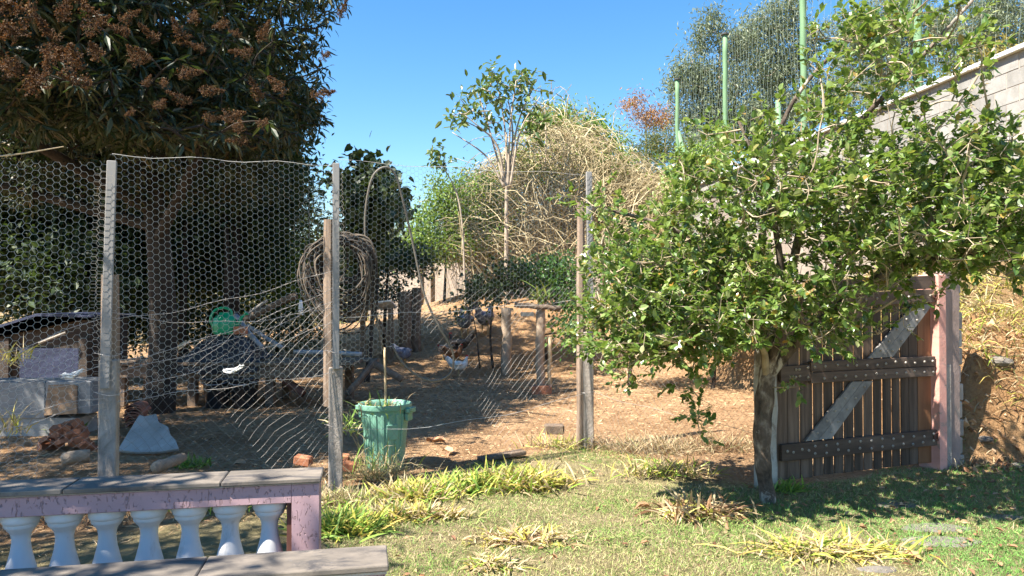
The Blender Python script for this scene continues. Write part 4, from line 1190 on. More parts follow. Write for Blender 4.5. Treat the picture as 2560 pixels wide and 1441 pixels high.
V, T = strands(Pst - bb, np.linspace(.0105, .0035, 6)[None] * rng.uniform(.7, 1.5, (ns, 1)))
dl = Pst[rng.integers(0, ns, 6000), rng.integers(1, 6, 6000)] + rng.normal(0, .06, (6000, 3))
V3, T3 = leaves(dl - bb, rdir(6000), rdir(6000), rng.uniform(.05, .14, 6000), rng.uniform(.02, .05, 6000))
tag(link('withered_leaves', mesh_np('withered_leaves', V3, T3, M['drystem']), root), kind='stuff')
tag(link('stems', mesh_np('stems', V, T, M['drystem']), root), kind='stuff')
for (p0, p1, p2, r_) in (((1245, 660), (1250, 500), (1262, 370), .06), ((1345, 660), (1330, 560), (1290, 480), .05), ((1395, 650), (1370, 560), (1340, 500), .05), ((1420, 650), (1405, 560), (1385, 480), .045), ((1375, 660), (1372, 590), (1352, 470), .04), ((1300, 660), (1200, 560), (1130, 460), .03), ((1362, 420), (1365, 340), (1362, 258), .035), ((1330, 660), (1260, 620), (1200, 600), .03)):
    G().tube(curve_pts([pt(*p0, 23.3), pt(*p1, 23.4), pt(*p2, 23.6)], 14) - bb, np.linspace(r_, r_ * .45, len(curve_pts([pt(*p0, 23.3), pt(*p1, 23.4), pt(*p2, 23.6)], 14))), 6).build('stem', M['palebark'], root, True)
V, T = segs(np.repeat(pt(1362, 275, 23.6)[None], 24, 0) + rng.normal(0, .1, (24, 3)), pt(1362, 265, 23.6) + np.stack([rng.normal(0, .55, 24), rng.normal(0, .4, 24), rng.normal(.2, .35, 24)], 1), .008, .003)
link('twigs', mesh_np('twigs', V - bb, T, M['drystem']), root)

# multi-stemmed broad-leaved tree rising out of the brush
b_ = pt(1250, 470, 21.5)
lst = [(1160, 290, 21.5, 40, 22, .8, 9), (1130, 275, 21.5, 18, 14, .5, 3), (1200, 250, 21.5, 55, 30, .8, 16), (1240, 180, 21.5, 25, 22, .6, 8), (1290, 190, 21.5, 40, 24, .7, 12), (1330, 195, 21.5, 26, 14, .6, 5), (1260, 230, 21.5, 60, 30, .9, 14), (1290, 270, 21.5, 45, 24, .8, 8), (1230, 290, 21.5, 40, 18, .8, 6), (1200, 205, 21.5, 20, 14, .6, 4), (1355, 220, 21.5, 12, 8, .4, 2), (1345, 300, 21.5, 26, 20, .6, 7), (1320, 320, 21.5, 26, 18, .6, 6)]
fan = [[pt(x0, 470, 21.5), pt(x1, y1, 21.5 + q), pt(x2, y2, 21.5 + q * 2)] for x0, x1, y1, x2, y2, q in
       ((1262, 1240, 360, 1160, 285, -.2), (1264, 1225, 330, 1195, 230, .2), (1268, 1262, 320, 1240, 190, .1), (1270, 1275, 320, 1290, 200, -.1), (1272, 1292, 320, 1335, 205, .2), (1270, 1282, 340, 1270, 240, .3), (1266, 1235, 350, 1140, 290, .3), (1275, 1300, 330, 1350, 240, -.2), (1262, 1215, 390, 1130, 330, 0))]
simple_tree('broad_leaf_tree', 'airy many-stemmed tree with broad leaves standing against the sky above the brush', 'tree', tuple(gp(1265, 21.5)), [gp(1266, 21.5, -.2), pt(1266, 470, 21.5), pt(1266, 330, 21.5)], ells(lst), 6, .26, .10, M['broadleaf'], M['palebark'], .075, .22, extra_limbs=fan, twig_r=.03, droop=.15, jit=.5, tmpl=NEAR_L, tt=NEAR_T)
simple_tree('young_tree', 'thin young sapling with a few dark leaves left of the tall broad-leaved tree', 'tree', tuple(gp(1150, 21)), [gp(1165, 21, -.2), pt(1150, 520, 21), pt(1100, 400, 21)], ells([(1092, 375, 21, 16, 10, .3, 4), (1085, 410, 21, 20, 14, .3, 4), (1110, 395, 21, 14, 16, .3, 4)]), 9, .2, .085, M['broadleaf'], M['palebark'], .035, .14, twig_r=.015, tmpl=NEAR_L, tt=NEAR_T)
back_tree('green_shrub', 'bright green climbing shrub on the left side of the dry brush', 1110, 22.5, 500,
    [(1100, 480, 22.5, 45, 30, .8, 26), (1070, 560, 22.3, 42, 50, .8, 40), (1140, 520, 22.5, 60, 60, .9, 56), (1120, 610, 22.2, 80, 35, .8, 50), (1200, 590, 22.6, 70, 50, .8, 44), (1190, 460, 22.6, 50, 40, .8, 22), (1310, 600, 24.8, 120, 60, .6, 40), (1050, 620, 22, 36, 30, .6, 30), (1240, 520, 23, 60, 60, .6, 36), (1400, 430, 23.6, 130, 80, .5, 22), (1530, 420, 24, 60, 60, .5, 26), (1300, 430, 23.6, 60, 50, .5, 24)],
    40, .105, .06, M['limeleaf'], M['darkbark'], .05, .28, cat='shrub')
back_tree('green_tree', 'rounded green tree top behind the dry brush', 1430, 31, 330,
    [(1380, 310, 31, 60, 30, 1.2, 40), (1440, 330, 31, 80, 34, 1.4, 60), (1500, 365, 31, 60, 36, 1.2, 44), (1340, 330, 30.5, 30, 30, 1, 16), (1400, 400, 31, 130, 60, 1, 50), (1420, 290, 31, 30, 10, .8, 8)], 44, .16, .075, M['limeleaf'], M['darkbark'], .12, .42)
back_tree('rusty_tree', 'small rust-brown feathery tree on the skyline left of the green poles', 1620, 38, 290,
    [(1585, 255, 38, 30, 16, .8, 14), (1610, 290, 38, 30, 22, .8, 16), (1650, 300, 38, 36, 22, .9, 26), (1675, 285, 38, 16, 18, .6, 8)], 40, .17, .05, M['rustleaf'], M['palebark'], .09, .35)
back_tree('olive_bush', 'brownish olive bush under the rust-brown tree', 1630, 33, 370,
    [(1620, 380, 33, 56, 40, 1, 60), (1660, 360, 33, 40, 36, 1, 44), (1600, 430, 32, 70, 36, 1, 40), (1690, 420, 32, 50, 60, 1, 40)], 46, .13, .04, M['oliveleaf'], M['palebark'], .07, .38, cat='bush')
# airy eucalypts behind the court
eu = [('airy grey-green eucalypt with tufted twigs left of the tallest green pole', 1800, 34, 110, [(1700, 180, 34, 14, 16, .6, 6), (1757, 90, 34, 10, 45, .6, 12), (1786, 50, 34, 8, 30, .5, 8), (1740, 170, 34, 22, 20, .8, 10), (1700, 215, 34, 28, 14, .8, 10), (1840, 110, 34, 40, 50, 1, 24), (1800, 200, 34, 70, 50, 1, 40), (1760, 290, 34, 70, 60, 1, 44), (1860, 290, 34, 70, 70, 1, 44), (1760, 370, 33, 60, 40, 1, 34)]),
      ('tall feathery eucalypt rising behind the tallest green pole', 1960, 36, 60, [(1960, 30, 36, 36, 50, 1, 24), (1900, 70, 36, 50, 40, 1, 26), (1990, 110, 36, 70, 60, 1.2, 40), (1920, 170, 36, 70, 60, 1.2, 42), (2000, 220, 36, 90, 60, 1.2, 46), (1940, 290, 35, 90, 60, 1.2, 46), (1960, 370, 34, 90, 50, 1.2, 30)]),
      ('broad pale eucalypt high on the slope behind the upper fruit tree branches', 2220, 40, 70, [(2140, 80, 40, 70, 60, 1.2, 40), (2230, 40, 40, 80, 60, 1.2, 46), (2310, 90, 40, 90, 70, 1.4, 60), (2180, 170, 40, 100, 60, 1.4, 56), (2120, 250, 39, 90, 60, 1.2, 40), (2260, 250, 39, 110, 70, 1.2, 44)]),
      ('hazy eucalypt in the top right corner behind the block wall', 2480, 42, 60, [(2420, 60, 42, 80, 60, 1.4, 54), (2510, 70, 42, 80, 80, 1.4, 66), (2560, 140, 42, 80, 60, 1.4, 44), (2440, 160, 42, 100, 50, 1.4, 50), (2520, 10, 42, 60, 30, 1.2, 24)])]
for i, (lb, px, Y, ty, lst) in enumerate(eu):
    xl = [[gp(px, Y, -.2), pt(px + a1, 330, Y), pt(px + a2, ty + a3, Y)] for a1, a2, a3 in ((-25, -70, 30), (20, 60, 60), (-5, 30, 0))]
    back_tree('eucalypt', lb, px, Y, ty, [q_[:6] + (int(q_[6] * 1.55),) for q_ in lst], 46, .24, .06, M['greyleaf'], M['palebark'], .11, .45, limbs=xl, droop=.4, group='eucalypts on the slope behind the court', twig=.025)
back_tree('yellow_bush', 'yellowing bush above the block wall at the right edge', 2500, 24, 190, [(2510, 150, 24, 70, 40, 1, 34), (2440, 200, 24, 50, 30, 1, 20), (2560, 190, 24, 60, 40, 1, 20)], 36, .13, .06, M['yellowleaf'], M['palebark'], .05, .35, cat='bush')
back_tree('lime_bush', 'bright lime-green bush at the foot of the green pole fence', 1770, 20.5, 400, [(1740, 420, 20.5, 50, 50, .7, 30), (1790, 400, 20.5, 40, 60, .7, 22), (1700, 470, 20.5, 60, 50, .7, 24), (1820, 330, 20.5, 36, 22, .5, 8)], 36, .12, .06, M['limeleaf'], M['palebark'], .04, .3, cat='bush')
# shrubs in the pen
back_tree('green_shrub', 'mid-green shrub on the slope seen through the left side of the fruit tree', 1570, 13.5, 650, [(1560, 660, 13.5, 70, 50, .7, 36), (1540, 760, 13.3, 60, 50, .6, 30), (1640, 700, 13.6, 60, 60, .7, 34), (1600, 820, 13, 50, 40, .5, 18)], 34, .085, .045, M['shrubleaf'], M['darkbark'], .04, .26, cat='shrub')
back_tree('green_shrub', 'yellow-green shrub on the slope straight behind the fruit tree crown', 1780, 13.0, 620, [(1760, 640, 13, 80, 60, .7, 40), (1850, 690, 13, 70, 60, .7, 36), (1720, 760, 12.8, 70, 50, .6, 28), (1820, 800, 12.6, 50, 40, .5, 18)], 34, .085, .045, M['limeleaf'], M['darkbark'], .04, .26, cat='shrub')
back_tree('dark_shrub', 'dark glossy shrub on thin stems in the middle of the pen', 1235, 16.2, 720, [(1225, 720, 16.2, 40, 34, .6, 26), (1180, 735, 16.2, 22, 20, .4, 8), (1150, 790, 16.2, 12, 12, .3, 3), (1270, 690, 16.2, 40, 30, .6, 20)], 26, .10, .058, M['darkleaf'], M['darkbark'], .035, .22, cat='shrub', tmpl=NEAR_L, tt=NEAR_T,
    limbs=[[gp(1200, 16.2), pt(1190, 830, 16.2), pt(1175, 750, 16.2)], [gp(1270, 16.2), pt(1262, 830, 16.2), pt(1262, 720, 16.2)]])
back_tree('green_shrub', 'sunlit green shrub on the bank beside the third fence post', 1370, 16.8, 690, [(1330, 690, 16.8, 60, 34, .6, 36), (1400, 680, 16.8, 50, 30, .6, 28), (1420, 740, 16.6, 44, 50, .6, 34), (1430, 820, 15.5, 36, 60, .5, 26), (1360, 720, 16.8, 50, 26, .6, 18)], 30, .095, .055, M['shrubleaf'], M['darkbark'], .035, .22, cat='shrub', tmpl=NEAR_L, tt=NEAR_T)
# ------------------------------------------------------------------ walls on the right and at the back
bw0, bw1 = 7.4, 21.6
nseg = 36
root = thing('block_wall', 'pale concrete block wall with white coping climbing along the right side', 'wall', (float(wall_x(bw0)), bw0, 0))
wd = np.array([wall_x(bw1) - wall_x(bw0), bw1 - bw0]); WL = np.linalg.norm(wd); wd /= WL
root.rotation_euler = (0, 0, math.atan2(wd[1], wd[0]))
WT = 4.62
G().box((WL / 2, -.033, 3.7), (WL, .14, 1.84)).build('joint_bed', M['joint'], root)
G().box((WL / 2, -.033, 1.39), (WL, .16, 2.77)).build('footing', M['oldwall'], root)
bm_ = G().box((0, 0, 0), (.385, .09, .188)).mesh('block', M['block'])
cnt = 0
for r_ in range(9):
    for i in range(int(WL / .4)):
        if cnt >= 300: break
        x = .2 + i * .4 + (.2 if r_ % 2 else 0)
        if x > WL - .2: continue
        z = WT - .1 - r_ * .2
        o = link('block', bm_, root, (x, .0 + random.uniform(-.004, .002), z)); cnt += 1
x = 0
while x < WL:
    l = random.uniform(1.0, 1.5)
    G().box((x + l / 2, -.06, WT + .03), (l - .012, .34, .055)).build('coping_slab', M['coping'], root, bevel=.006)
    x += l

# stepped old wall below it
root = thing('old_wall', 'stained pinkish stub of old rendered wall behind the fruit tree crown', 'wall', (3.2, 17.5, 0))
for (x0, x1, zt, y) in ((1.4, 2.1, 4.1, .3), (2.15, 2.6, 3.8, -.8), (2.1, 2.7, 3.2, -1.8)):
    G().box(((x0 + x1) / 2, y, zt / 2), (x1 - x0, .22, zt)).build('wall_panel', M['oldwall'], root, bevel=.01)
    G().box(((x0 + x1) / 2, y, zt + .03), (x1 - x0 + .08, .3, .05)).build('cap', M['blackcap'], root, bevel=.01)

# retaining wall at the back of the pen
a_ = pt(930, 745, 25.5); b_ = pt(1660, 700, 21.5)
rw = (b_ - a_)[:2]; RL = np.linalg.norm(rw)
root = thing('retaining_wall', 'stained beige retaining wall with pillars below the dry brush', 'wall', (a_[0], a_[1], 0), math.atan2(rw[1], rw[0]))
x = 0
for k in range(4):
    l = RL / 4
    G().box((x + l / 2, 0, 1.6), (l - .02, .2, 2.35)).build('wall_panel', M['oldwall'], root, bevel=.01)
    x += l
for x in (.1, 1.95, 2.35, 4.2, 6.2, 8.2):
    G().box((x, -.16, 1.6), (.2, .14, 2.2)).build('pillar', M['oldwall'], root, bevel=.01)

# green poles and the net of the court above
root = thing('court_fence', 'tall green pole fence with a pale hanging net on the terrace above', 'fence', (0, 0, 0))
pl = [(1695, 28.6, 10.1), (1815, 23.7, 10.1), (2012, 18.5, 10.3), (2300, 14.0, 10.3), (2860, 9.6, 10.3)]
pp = []
for px, Y, zt in pl:
    x = (px - 1280) / F * Y
    P = np.array([[x + random.uniform(-.012, .012), Y, z] for z in np.linspace(3.8, zt, 12)])
    o = G().tube(P, .08, 10).build('pole', M['greenpole'], root, True); pp.append((x, Y, zt))
    G().lathe([(0, .03), (.13, .02), (.13, -.03), (0, -.035)], (x, Y, zt + .03), 12).build('pole_cap', M['blackcap'], o)
x, Y, zt = pp[0]
G().tube(np.array([[x + .02, Y, 8.1], [x + .75, Y - .3, 5.0]]), .085, 8).build('brace_pole', M['greenpole'], root, True)
for px, Y, py in ((1948, 27, 250),):
    q = pt(px, py, Y); G().tube(np.array([[q[0], Y, 4.2], q]), .10, 8).build('pole', M['greenpole'], root, True)
A_, B_ = [], []
for (xa, ya, za), (xb, yb, zb) in zip(pp[:-1], pp[1:]):
    L = math.hypot(xb - xa, yb - ya); n = int(L / .24)
    for i in range(n):
        t = i / n; x = xa + (xb - xa) * t; y = ya + (yb - ya) * t
        zs = np.linspace(4.5, za - .1, 8)
        wv = .05 * np.sin(zs * 2 + i * .7) + rng.normal(0, .02, 8)
        Pn = np.stack([x + wv, np.full(8, y), zs], 1)
        A_.append(Pn[:-1]); B_.append(Pn[1:])
    for z in np.arange(4.8, za, .55):
        xs = np.linspace(0, 1, 9)
        Pn = np.stack([xa + (xb - xa) * xs, ya + (yb - ya) * xs, z - .12 * np.sin(xs * math.pi) + rng.normal(0, .02, 9)], 1)
        A_.append(Pn[:-1]); B_.append(Pn[1:])
V, T = segs(np.concatenate(A_), np.concatenate(B_), .003, .003)
link('net', mesh_np('net', V, T, M['net']), root)
for k in range(3):
    q0, q1 = pp[2], pp[3]
    G().tube(np.array([[q0[0], q0[1], 10.0 + k * .12], [q1[0] + 1, q1[1] - 1, 11.6 + k * .3]]), .006, 4).build('strand_wire', M['net'], root)

# ------------------------------------------------------------------ things in the pen
def at(px, py, Y): return pt(px, py, Y)
# low plank bench
bY = 11.4
root = thing('plank_bench', 'long low bench of dark rough planks behind the left fence bay', 'bench', tuple(gp(600, bY)))
o_ = np.array(gp(600, bY))
for k in range(5):
    x0, x1 = -1.75 + random.uniform(-.1, .1), 1.85 + random.uniform(-.2, .3)
    G().box(((x0 + x1) / 2, -.45 + k * .23, .62 + random.uniform(-.01, .02)), (x1 - x0, .2, .045), rotz(random.uniform(-.015, .015))).build('plank', M['deadwood'], root, bevel=.006)
for x in (-1.6, -.55, .6, 1.6):
    for y in (-.38, .42): G().box((x, y, .29), (.12, .12, .62)).build('leg', M['deadwood'], root, bevel=.01)
G().box((0, -.5, .50), (3.4, .03, .15)).build('apron', M['deadwood'], root)
# dark sheet heaped on it
g = G(); nu, nv = 30, 18
uu, vv = np.meshgrid(np.linspace(-.62, .62, nu), np.linspace(-.5, .5, nv), indexing='ij')
hh = .30 * np.clip(1 - (uu / .5) ** 4, 0, 1) * np.clip(1 - (vv / .48) ** 4, 0, 1) + .10 * fbm(uu * 5 + 3, vv * 5, 3) - .05
edge = np.clip((np.abs(vv) - .40) / .1, 0, 1)
hh = hh - .22 * edge * (vv < 0)
c_ = at(575, 905, bY); 
V = np.stack([uu, vv - .0 - .06 * edge * (vv < 0), hh + .03], -1).reshape(-1, 3)
ii = np.arange(nu * nv).reshape(nu, nv)
T = np.concatenate([np.stack([ii[:-1, :-1].ravel(), ii[1:, :-1].ravel(), ii[1:, 1:].ravel()], 1), np.stack([ii[:-1, :-1].ravel(), ii[1:, 1:].ravel(), ii[:-1, 1:].ravel()], 1)])
tr_ = link('tarpaulin', mesh_np('tarpaulin', V, T, M['tarp'], True), None, (c_[0], bY - .02, o_[2] + .67))
m_ = tr_.modifiers.new('solid', 'SOLIDIFY'); m_.thickness = .006
tag(tr_, 'crumpled black tarpaulin heaped over the middle of the plank bench', 'tarpaulin')
# watering can
wc = at(562, 836, 11.3)
root = thing('watering_can', 'bright green plastic watering can standing on the black tarpaulin', 'watering can', (wc[0], wc[1], wc[2]), .1)
g = G().lathe([(0, 0), (.155, 0), (.175, .03), (.178, .15), (.165, .24), (.12, .285), (.085, .30), (.08, .33), (.07, .335), (0, .30)], n=26)
V, T = g.data(); V[:, 1] *= .72
link('body', mesh_np('body', V, T, M['canplastic'], True), root)
G().tube(curve_pts([(.12, 0, .09), (.2, 0, .16), (.25, 0, .25), (.30, 0, .30)], 14), np.linspace(.036, .02, len(curve_pts([(0, 0, 0), (1, 0, 0), (2, 0, 0), (3, 0, 0)], 14))), 9).build('spout', M['canplastic'], root, True)
G().lathe([(.0, .0), (.02, 0), (.045, .03), (.045, .04), (0, .045)], (.30, 0, .30), 12, rot('Y', .8)).build('rose', M['canplastic'], root, True)
G().tube(curve_pts([(-.165, 0, .10), (-.21, 0, .22), (-.15, 0, .36), (-.02, 0, .405), (.09, 0, .36), (.105, 0, .27)], 26), .020, 8).build('handle', M['canplastic'], root, True)
br = at(602, 836, 11.25); tag(G().box((0, 0, .06), (.19, .1, .12)).build('hollow_brick', M['brick'], None, bevel=.006, loc=tuple(br)), 'single brown brick beside the green watering can', 'brick')
# black buckets under the bench
bk = [(545, 'left of the two black tubs under the bench'), (612, 'right of the two black tubs under the bench')]
me_ = G().lathe([(0, .0), (.15, 0), (.155, .01), (.205, .40), (.222, .405), (.222, .44), (.20, .445), (.145, .02), (0, .02)], n=24).mesh('body', M['blackplastic'], True)
for px, lb in bk:
    q = gp(px, 10.85)
    r2 = thing('black_tub', lb, 'tub', tuple(q), 0, 'black tubs under the plank bench')
    link('body', me_, r2)
    G().tube(curve_pts([(-.215, 0, .41), (-.12, -.2, .36), (.12, -.2, .36), (.215, 0, .41)], 16), .006, 5).build('handle', M['pipe'], r2)
# leaning pipes, boards, sticks
for (p0, p1, r_, mt, nm, lb, ct) in (
    ((590, 788, 11.9), (655, 868, 11.2), .034, 'pipe', 'grey_pipe', 'grey plastic pipe leaning left against the bench, steeper of the two', 'pipe'),
    ((620, 815, 11.9), (705, 868, 11.3), .03, 'pipe', 'grey_pipe', 'grey plastic pipe lying right of the steeper pipe', 'pipe'),
    ((612, 800, 12.6), (742, 738, 12.6), .06, 'deadwood', 'dark_log', 'dark log slanting up to the right behind the watering can', 'log'),
    ((615, 792, 12.9), (668, 752, 12.9), .03, 'greywood', 'grey_stick', 'short grey stick leaning behind the watering can spout', 'stick'),
    ((735, 880, 11.6), (905, 886, 11.5), .035, 'pipe', 'grey_board', 'flat grey board lying on the right end of the bench', 'board'),
    ((870, 985, 10.9), (935, 905, 11.3), .05, 'deadwood', 'dead_branch', 'bent dead branch lying behind the middle post, left of the two', 'branch'),
    ((925, 905, 11.3), (1005, 948, 11.2), .055, 'deadwood', 'dead_branch', 'dead branch slanting down right behind the middle post', 'branch'),
    ((400, 905, 11.6), (470, 855, 11.8), .04, 'bamboo', 'wood_offcut', 'pale split wood offcut on the left end of the bench', 'wood'),
    ((700, 940, 11.2), (760, 985, 11.0), .06, 'rust', 'rusty_post', 'rusty red post end slanting under the right end of the bench', 'post')):
    a_, b_ = at(*p0), at(*p1)
    g = G().tube(curve_pts([a_, (a_ + b_) / 2 + rng.normal(0, .012, 3), b_], 10), r_, 8)
    tag(g.build(nm, M[mt], None, True), lb, ct)
# curled husks caught in the netting
for (px, py, Y, lb) in ((182, 940, 5.0, 'white curled husk caught in the netting left of the first post'), (585, 928, 5.75, 'white curled husk caught in the netting between the first two posts')):
    c_ = at(px, py, Y + .03)
    g = G()
    for k in range(5):
        t = np.linspace(0, 1, 7)
        P = np.stack([(t - .5) * .16 + rng.normal(0, .004, 7), rng.normal(0, .01) + .01 * np.sin(t * 5), .025 * np.sin(t * 6 + k) * .5 + .07 * (t - .45) * (t > .45) + rng.normal(0, .004, 7)], 1)
        g.tube(P, np.array([.002, .006, .009, .008, .007, .005, .002]), 5)
    o = g.build('dry_husk', M['white'], None, True, loc=tuple(c_)); tag(o, lb, 'husk')
# energy lamp hanging on its flex
lp = at(752, 778, 9.5)
root = thing('hanging_lamp', 'white spiral lamp bulb hanging on a thin flex left of the middle post', 'lamp', tuple(lp))
t = np.linspace(0, 6.28 * 3, 40)
G().tube(np.stack([.026 * np.cos(t), .026 * np.sin(t), -.05 + t / t[-1] * .09], 1), .008, 6).build('spiral_tube', M['bulb'], root, True)
G().lathe([(0, .14), (.016, .14), (.022, .10), (.03, .05), (.03, .04), (0, .04)], n=14).build('cap', M['white'], root, True)
G().tube(np.array([(0, 0, .14), (.01, 0, .5), (.03, .1, .95)]), .005, 5).build('flex', M['blackplastic'], root)

# white cabinet, board, bricks, tiles, slab
cY = 8.6
q = at(0, 1046, cY)
root = thing('old_cabinet', 'dirty white enamel cabinet lying on its side at the left edge', 'cabinet', (q[0], cY, 0), .03)
slab(root, -.8, .53, 0, .5, q[2], q[2] + .42, M['whitemetal'], 'case', .012)
slab(root, .535, 1.06, -.012, .5, q[2] + .05, q[2] + .43, M['whitemetal'], 'door', .012)
slab(root, -.8, .9, .03, .45, 0.0, q[2] - .003, M['slab'], 'foot_block', .01)
cb = G(); cb.prism([(0, 0), (.38, .02), (.36, .34), (.30, .36), (.03, .35)], (0, 0, 0), (1, 0, 0), (0, .1, .995), (0, -1, 0), 0, .02)
tag(cb.build('brown_board', M['cardboard'], None, bevel=.003, loc=(q[0] + .545, cY - .02, q[2] + .04)), 'brown stained board leaning on the white cabinet', 'board')
# sloping shed roof and dark things behind the cabinet
root = thing('small_coop', 'low dark coop with a blue sheet on its sloping roof at the far left', 'coop', tuple(gp(130, 11.8)))
G().prism([(-1.6, 0), (.9, 0), (.9, 1.25), (.2, 1.3), (-1.6, .75)], (0, 0, .02), (1, 0, 0), (0, 0, 1), (0, 1, 0), -.5, .6).build('walls', M['rotwood'], root)
G().prism([(-1.75, .73), (.15, 1.32), (1.0, 1.30), (1.0, 1.33), (.15, 1.36), (-1.75, .77)], (0, 0, .02), (1, 0, 0), (0, 0, 1), (0, 1, 0), -.62, .7).build('roof_sheet', M['bluetarp'], root)
G().box((.3, -.53, .55), (.9, .02, .6)).build('front_sheet', M['bluetarp'], root)
for x in (-.35, .84): G().box((x, -.55, .5), (.13, .08, 1.0)).build('post', M['rotwood'], root)
a_, b_ = at(98, 858, 11.0), at(165, 832, 11.1)
tag(G().tube(np.array([a_, b_]), .022, 6).build('pale_lath', M['greywood'], None), 'short pale lath sticking out in front of the blue sheet', 'lath')

def brick_heap(px, Y, n, rx, rz, mat, name, label, cat, size):
    c_ = gp(px, Y)
    root = thing(name, label, cat, tuple(c_))
    me = G().box((0, 0, 0), size).mesh('brick', mat)
    for i in range(n):
        f = i / n
        r_ = rx * (1 - .75 * f)
        o = link('brick', me, root, (rng.uniform(-r_, r_), rng.uniform(-.16, .16) * (1 - f), size[2] / 2 + f * rz), (rng.normal(0, .25), rng.normal(0, .25), rng.uniform(0, 3.1)))
        o.scale = (rng.uniform(.5, 1.1), rng.uniform(.6, 1.1), rng.uniform(.8, 1.1))
    return root
brick_heap(175, 7.85, 46, .30, .26, M['brick'], 'brick_heap', 'heap of broken orange bricks with weeds left of the first fence post', 'bricks', (.17, .09, .055))
# stack of clay tiles
th = np.linspace(0, math.pi, 9)
arc = np.concatenate([np.stack([.105 * np.cos(th), .06 * np.sin(th)], 1), np.stack([.09 * np.cos(th[::-1]), .047 * np.sin(th[::-1])], 1)])
def tile_mesh():
    V, T = [], []
    k = 9
    for y, s in ((-.21, 1.0), (.21, .82)):
        V += [(p[0] * s, y, p[1] * s) for p in arc]
    n = 18
    for j in range(n):
        a, b_ = j, (j + 1) % n
        T += [(a, b_, b_ + n), (a, b_ + n, a + n)]
    for e in (0, n):
        for j in range(k - 1):
            T += [(e + j, e + j + 1, e + n - 2 - j), (e + j, e + n - 2 - j, e + n - 1 - j)]
    return mesh_np('tile', np.array(V, float), np.array(T), M['tile'])
tm = tile_mesh()
def tile_stack(px, Y, n, label, tilt):
    root = thing('tile_stack', label, 'roof tiles', tuple(gp(px, Y)), tilt, 'stacks of clay roof tiles')
    for i in range(n):
        link('tile', tm, root, (rng.normal(0, .01), rng.normal(0, .012), .01 + i * .028), (rng.normal(0, .03), rng.normal(0, .03), rng.normal(0, .06)))
tile_stack(346, 9.4, 9, 'upper stack of curved clay roof tiles just right of the first post', .25)
tile_stack(372, 8.75, 6, 'lower tumbled stack of curved clay roof tiles behind the pale slab', .7)
# pale slab
q = at(300, 1140, 7.55)
poly = [(0, .03), (.22, 0), (.45, .01), (.62, .05), (.55, .16), (.46, .24), (.40, .35), (.27, .42), (.20, .54), (.09, .5), (.02, .53)]
sl = G().prism(poly, (0, 0, 0), (1, 0, 0), (0, .80, .60), (0, -.6, .8), 0, .03).build('pale_slab', M['slab'], None, bevel=.006, loc=(q[0] - .02, q[1], .02))
tag(sl, 'pale broken slab leaning on the ground right of the first fence post', 'slab')
lg = G().tube(curve_pts([at(388, 1180, 6.55) + [0, 0, .04], at(425, 1165, 6.7) + [0, 0, .03], at(462, 1150, 6.9) + [0, 0, .03]], 8), np.array([.045, .055, .058, .05, .05, .052, .048, .04])[:len(curve_pts([(0, 0, 0), (1, 0, 0), (2, 0, 0)], 8))], 9)
tag(lg.build('split_log', M['lightwood'], None, True), 'short pale split log lying at the foot of the left fence bay', 'log')
lg = G().tube(curve_pts([at(165, 1155, 6.8) + [0, 0, .03], at(195, 1150, 6.8) + [0, 0, .035], at(228, 1146, 6.85) + [0, 0, .03]], 8), .06, 9)
tag(lg.build('split_log', M['lightwood'], None, True), 'short tan log lying below the brick heap', 'log')
for (px, py, Y, s, lb) in ((760, 1150, 6.75, .16, 'orange brick end poking out of the straw left of the middle post'), (875, 1165, 6.75, .13, 'broken orange brick between the middle post and the green bin'), (855, 1145, 6.9, .15, 'broken orange brick close behind the middle post')):
    tag(G().box((0, 0, 0), (s, .09, .08)).build('loose_brick', M['brick'], None, bevel=.012, loc=tuple(at(px, py, Y))), lb, 'brick').rotation_euler = (.1, .15, rng.uniform(-.6, .6))
tag(G().box((0, 0, 0), (.22, .16, .10)).build('grey_block', M['deadwood'], None, bevel=.015, loc=tuple(at(1385, 1072, 8.3))), 'grey wooden block lying left of the third fence post', 'block')
tag(G().box((0, 0, 0), (.5, .12, .04)).build('grey_plank', M['deadwood'], None, bevel=.01, loc=tuple(at(1255, 1138, 7.35))), 'weathered grey plank end half buried in the tall grass', 'plank').rotation_euler = (0, -.05, .5)
# little sheet-roofed feeder
fY = 17.0
root = thing('feeder_shelter', 'small feeder with a bright tilted sheet roof in the middle of the pen', 'feeder', tuple(gp(925, fY)))
o_ = gp(925, fY)
def loc_(px, py, dy=0): return at(px, py, fY) + [0, dy, 0] - o_
a_, b_ = loc_(874, 774), loc_(985, 762)
G().prism([(a_[0], a_[2]), (b_[0], b_[2]), (b_[0], b_[2] + .035), (a_[0], a_[2] + .035)], (0, 0, 0), (1, 0, 0), (0, 0, 1), (0, 1, -.18), -.42, .42).build('roof_sheet', M['white'], root)
for px in (905, 975): 
    q = loc_(px, 770); G().box((q[0], .1, q[2] / 2), (.11, .11, q[2])).build('post', M['deadwood'], root)
q0, q1 = loc_(945, 800), loc_(985, 872); G().tube(np.array([q0, q1]), .045, 6).build('brace', M['deadwood'], root)
G().box(loc_(895, 792) + [0, -.1, 0], (.42, .3, .2)).build('feed_box', M['cardboard'], root, bevel=.01)
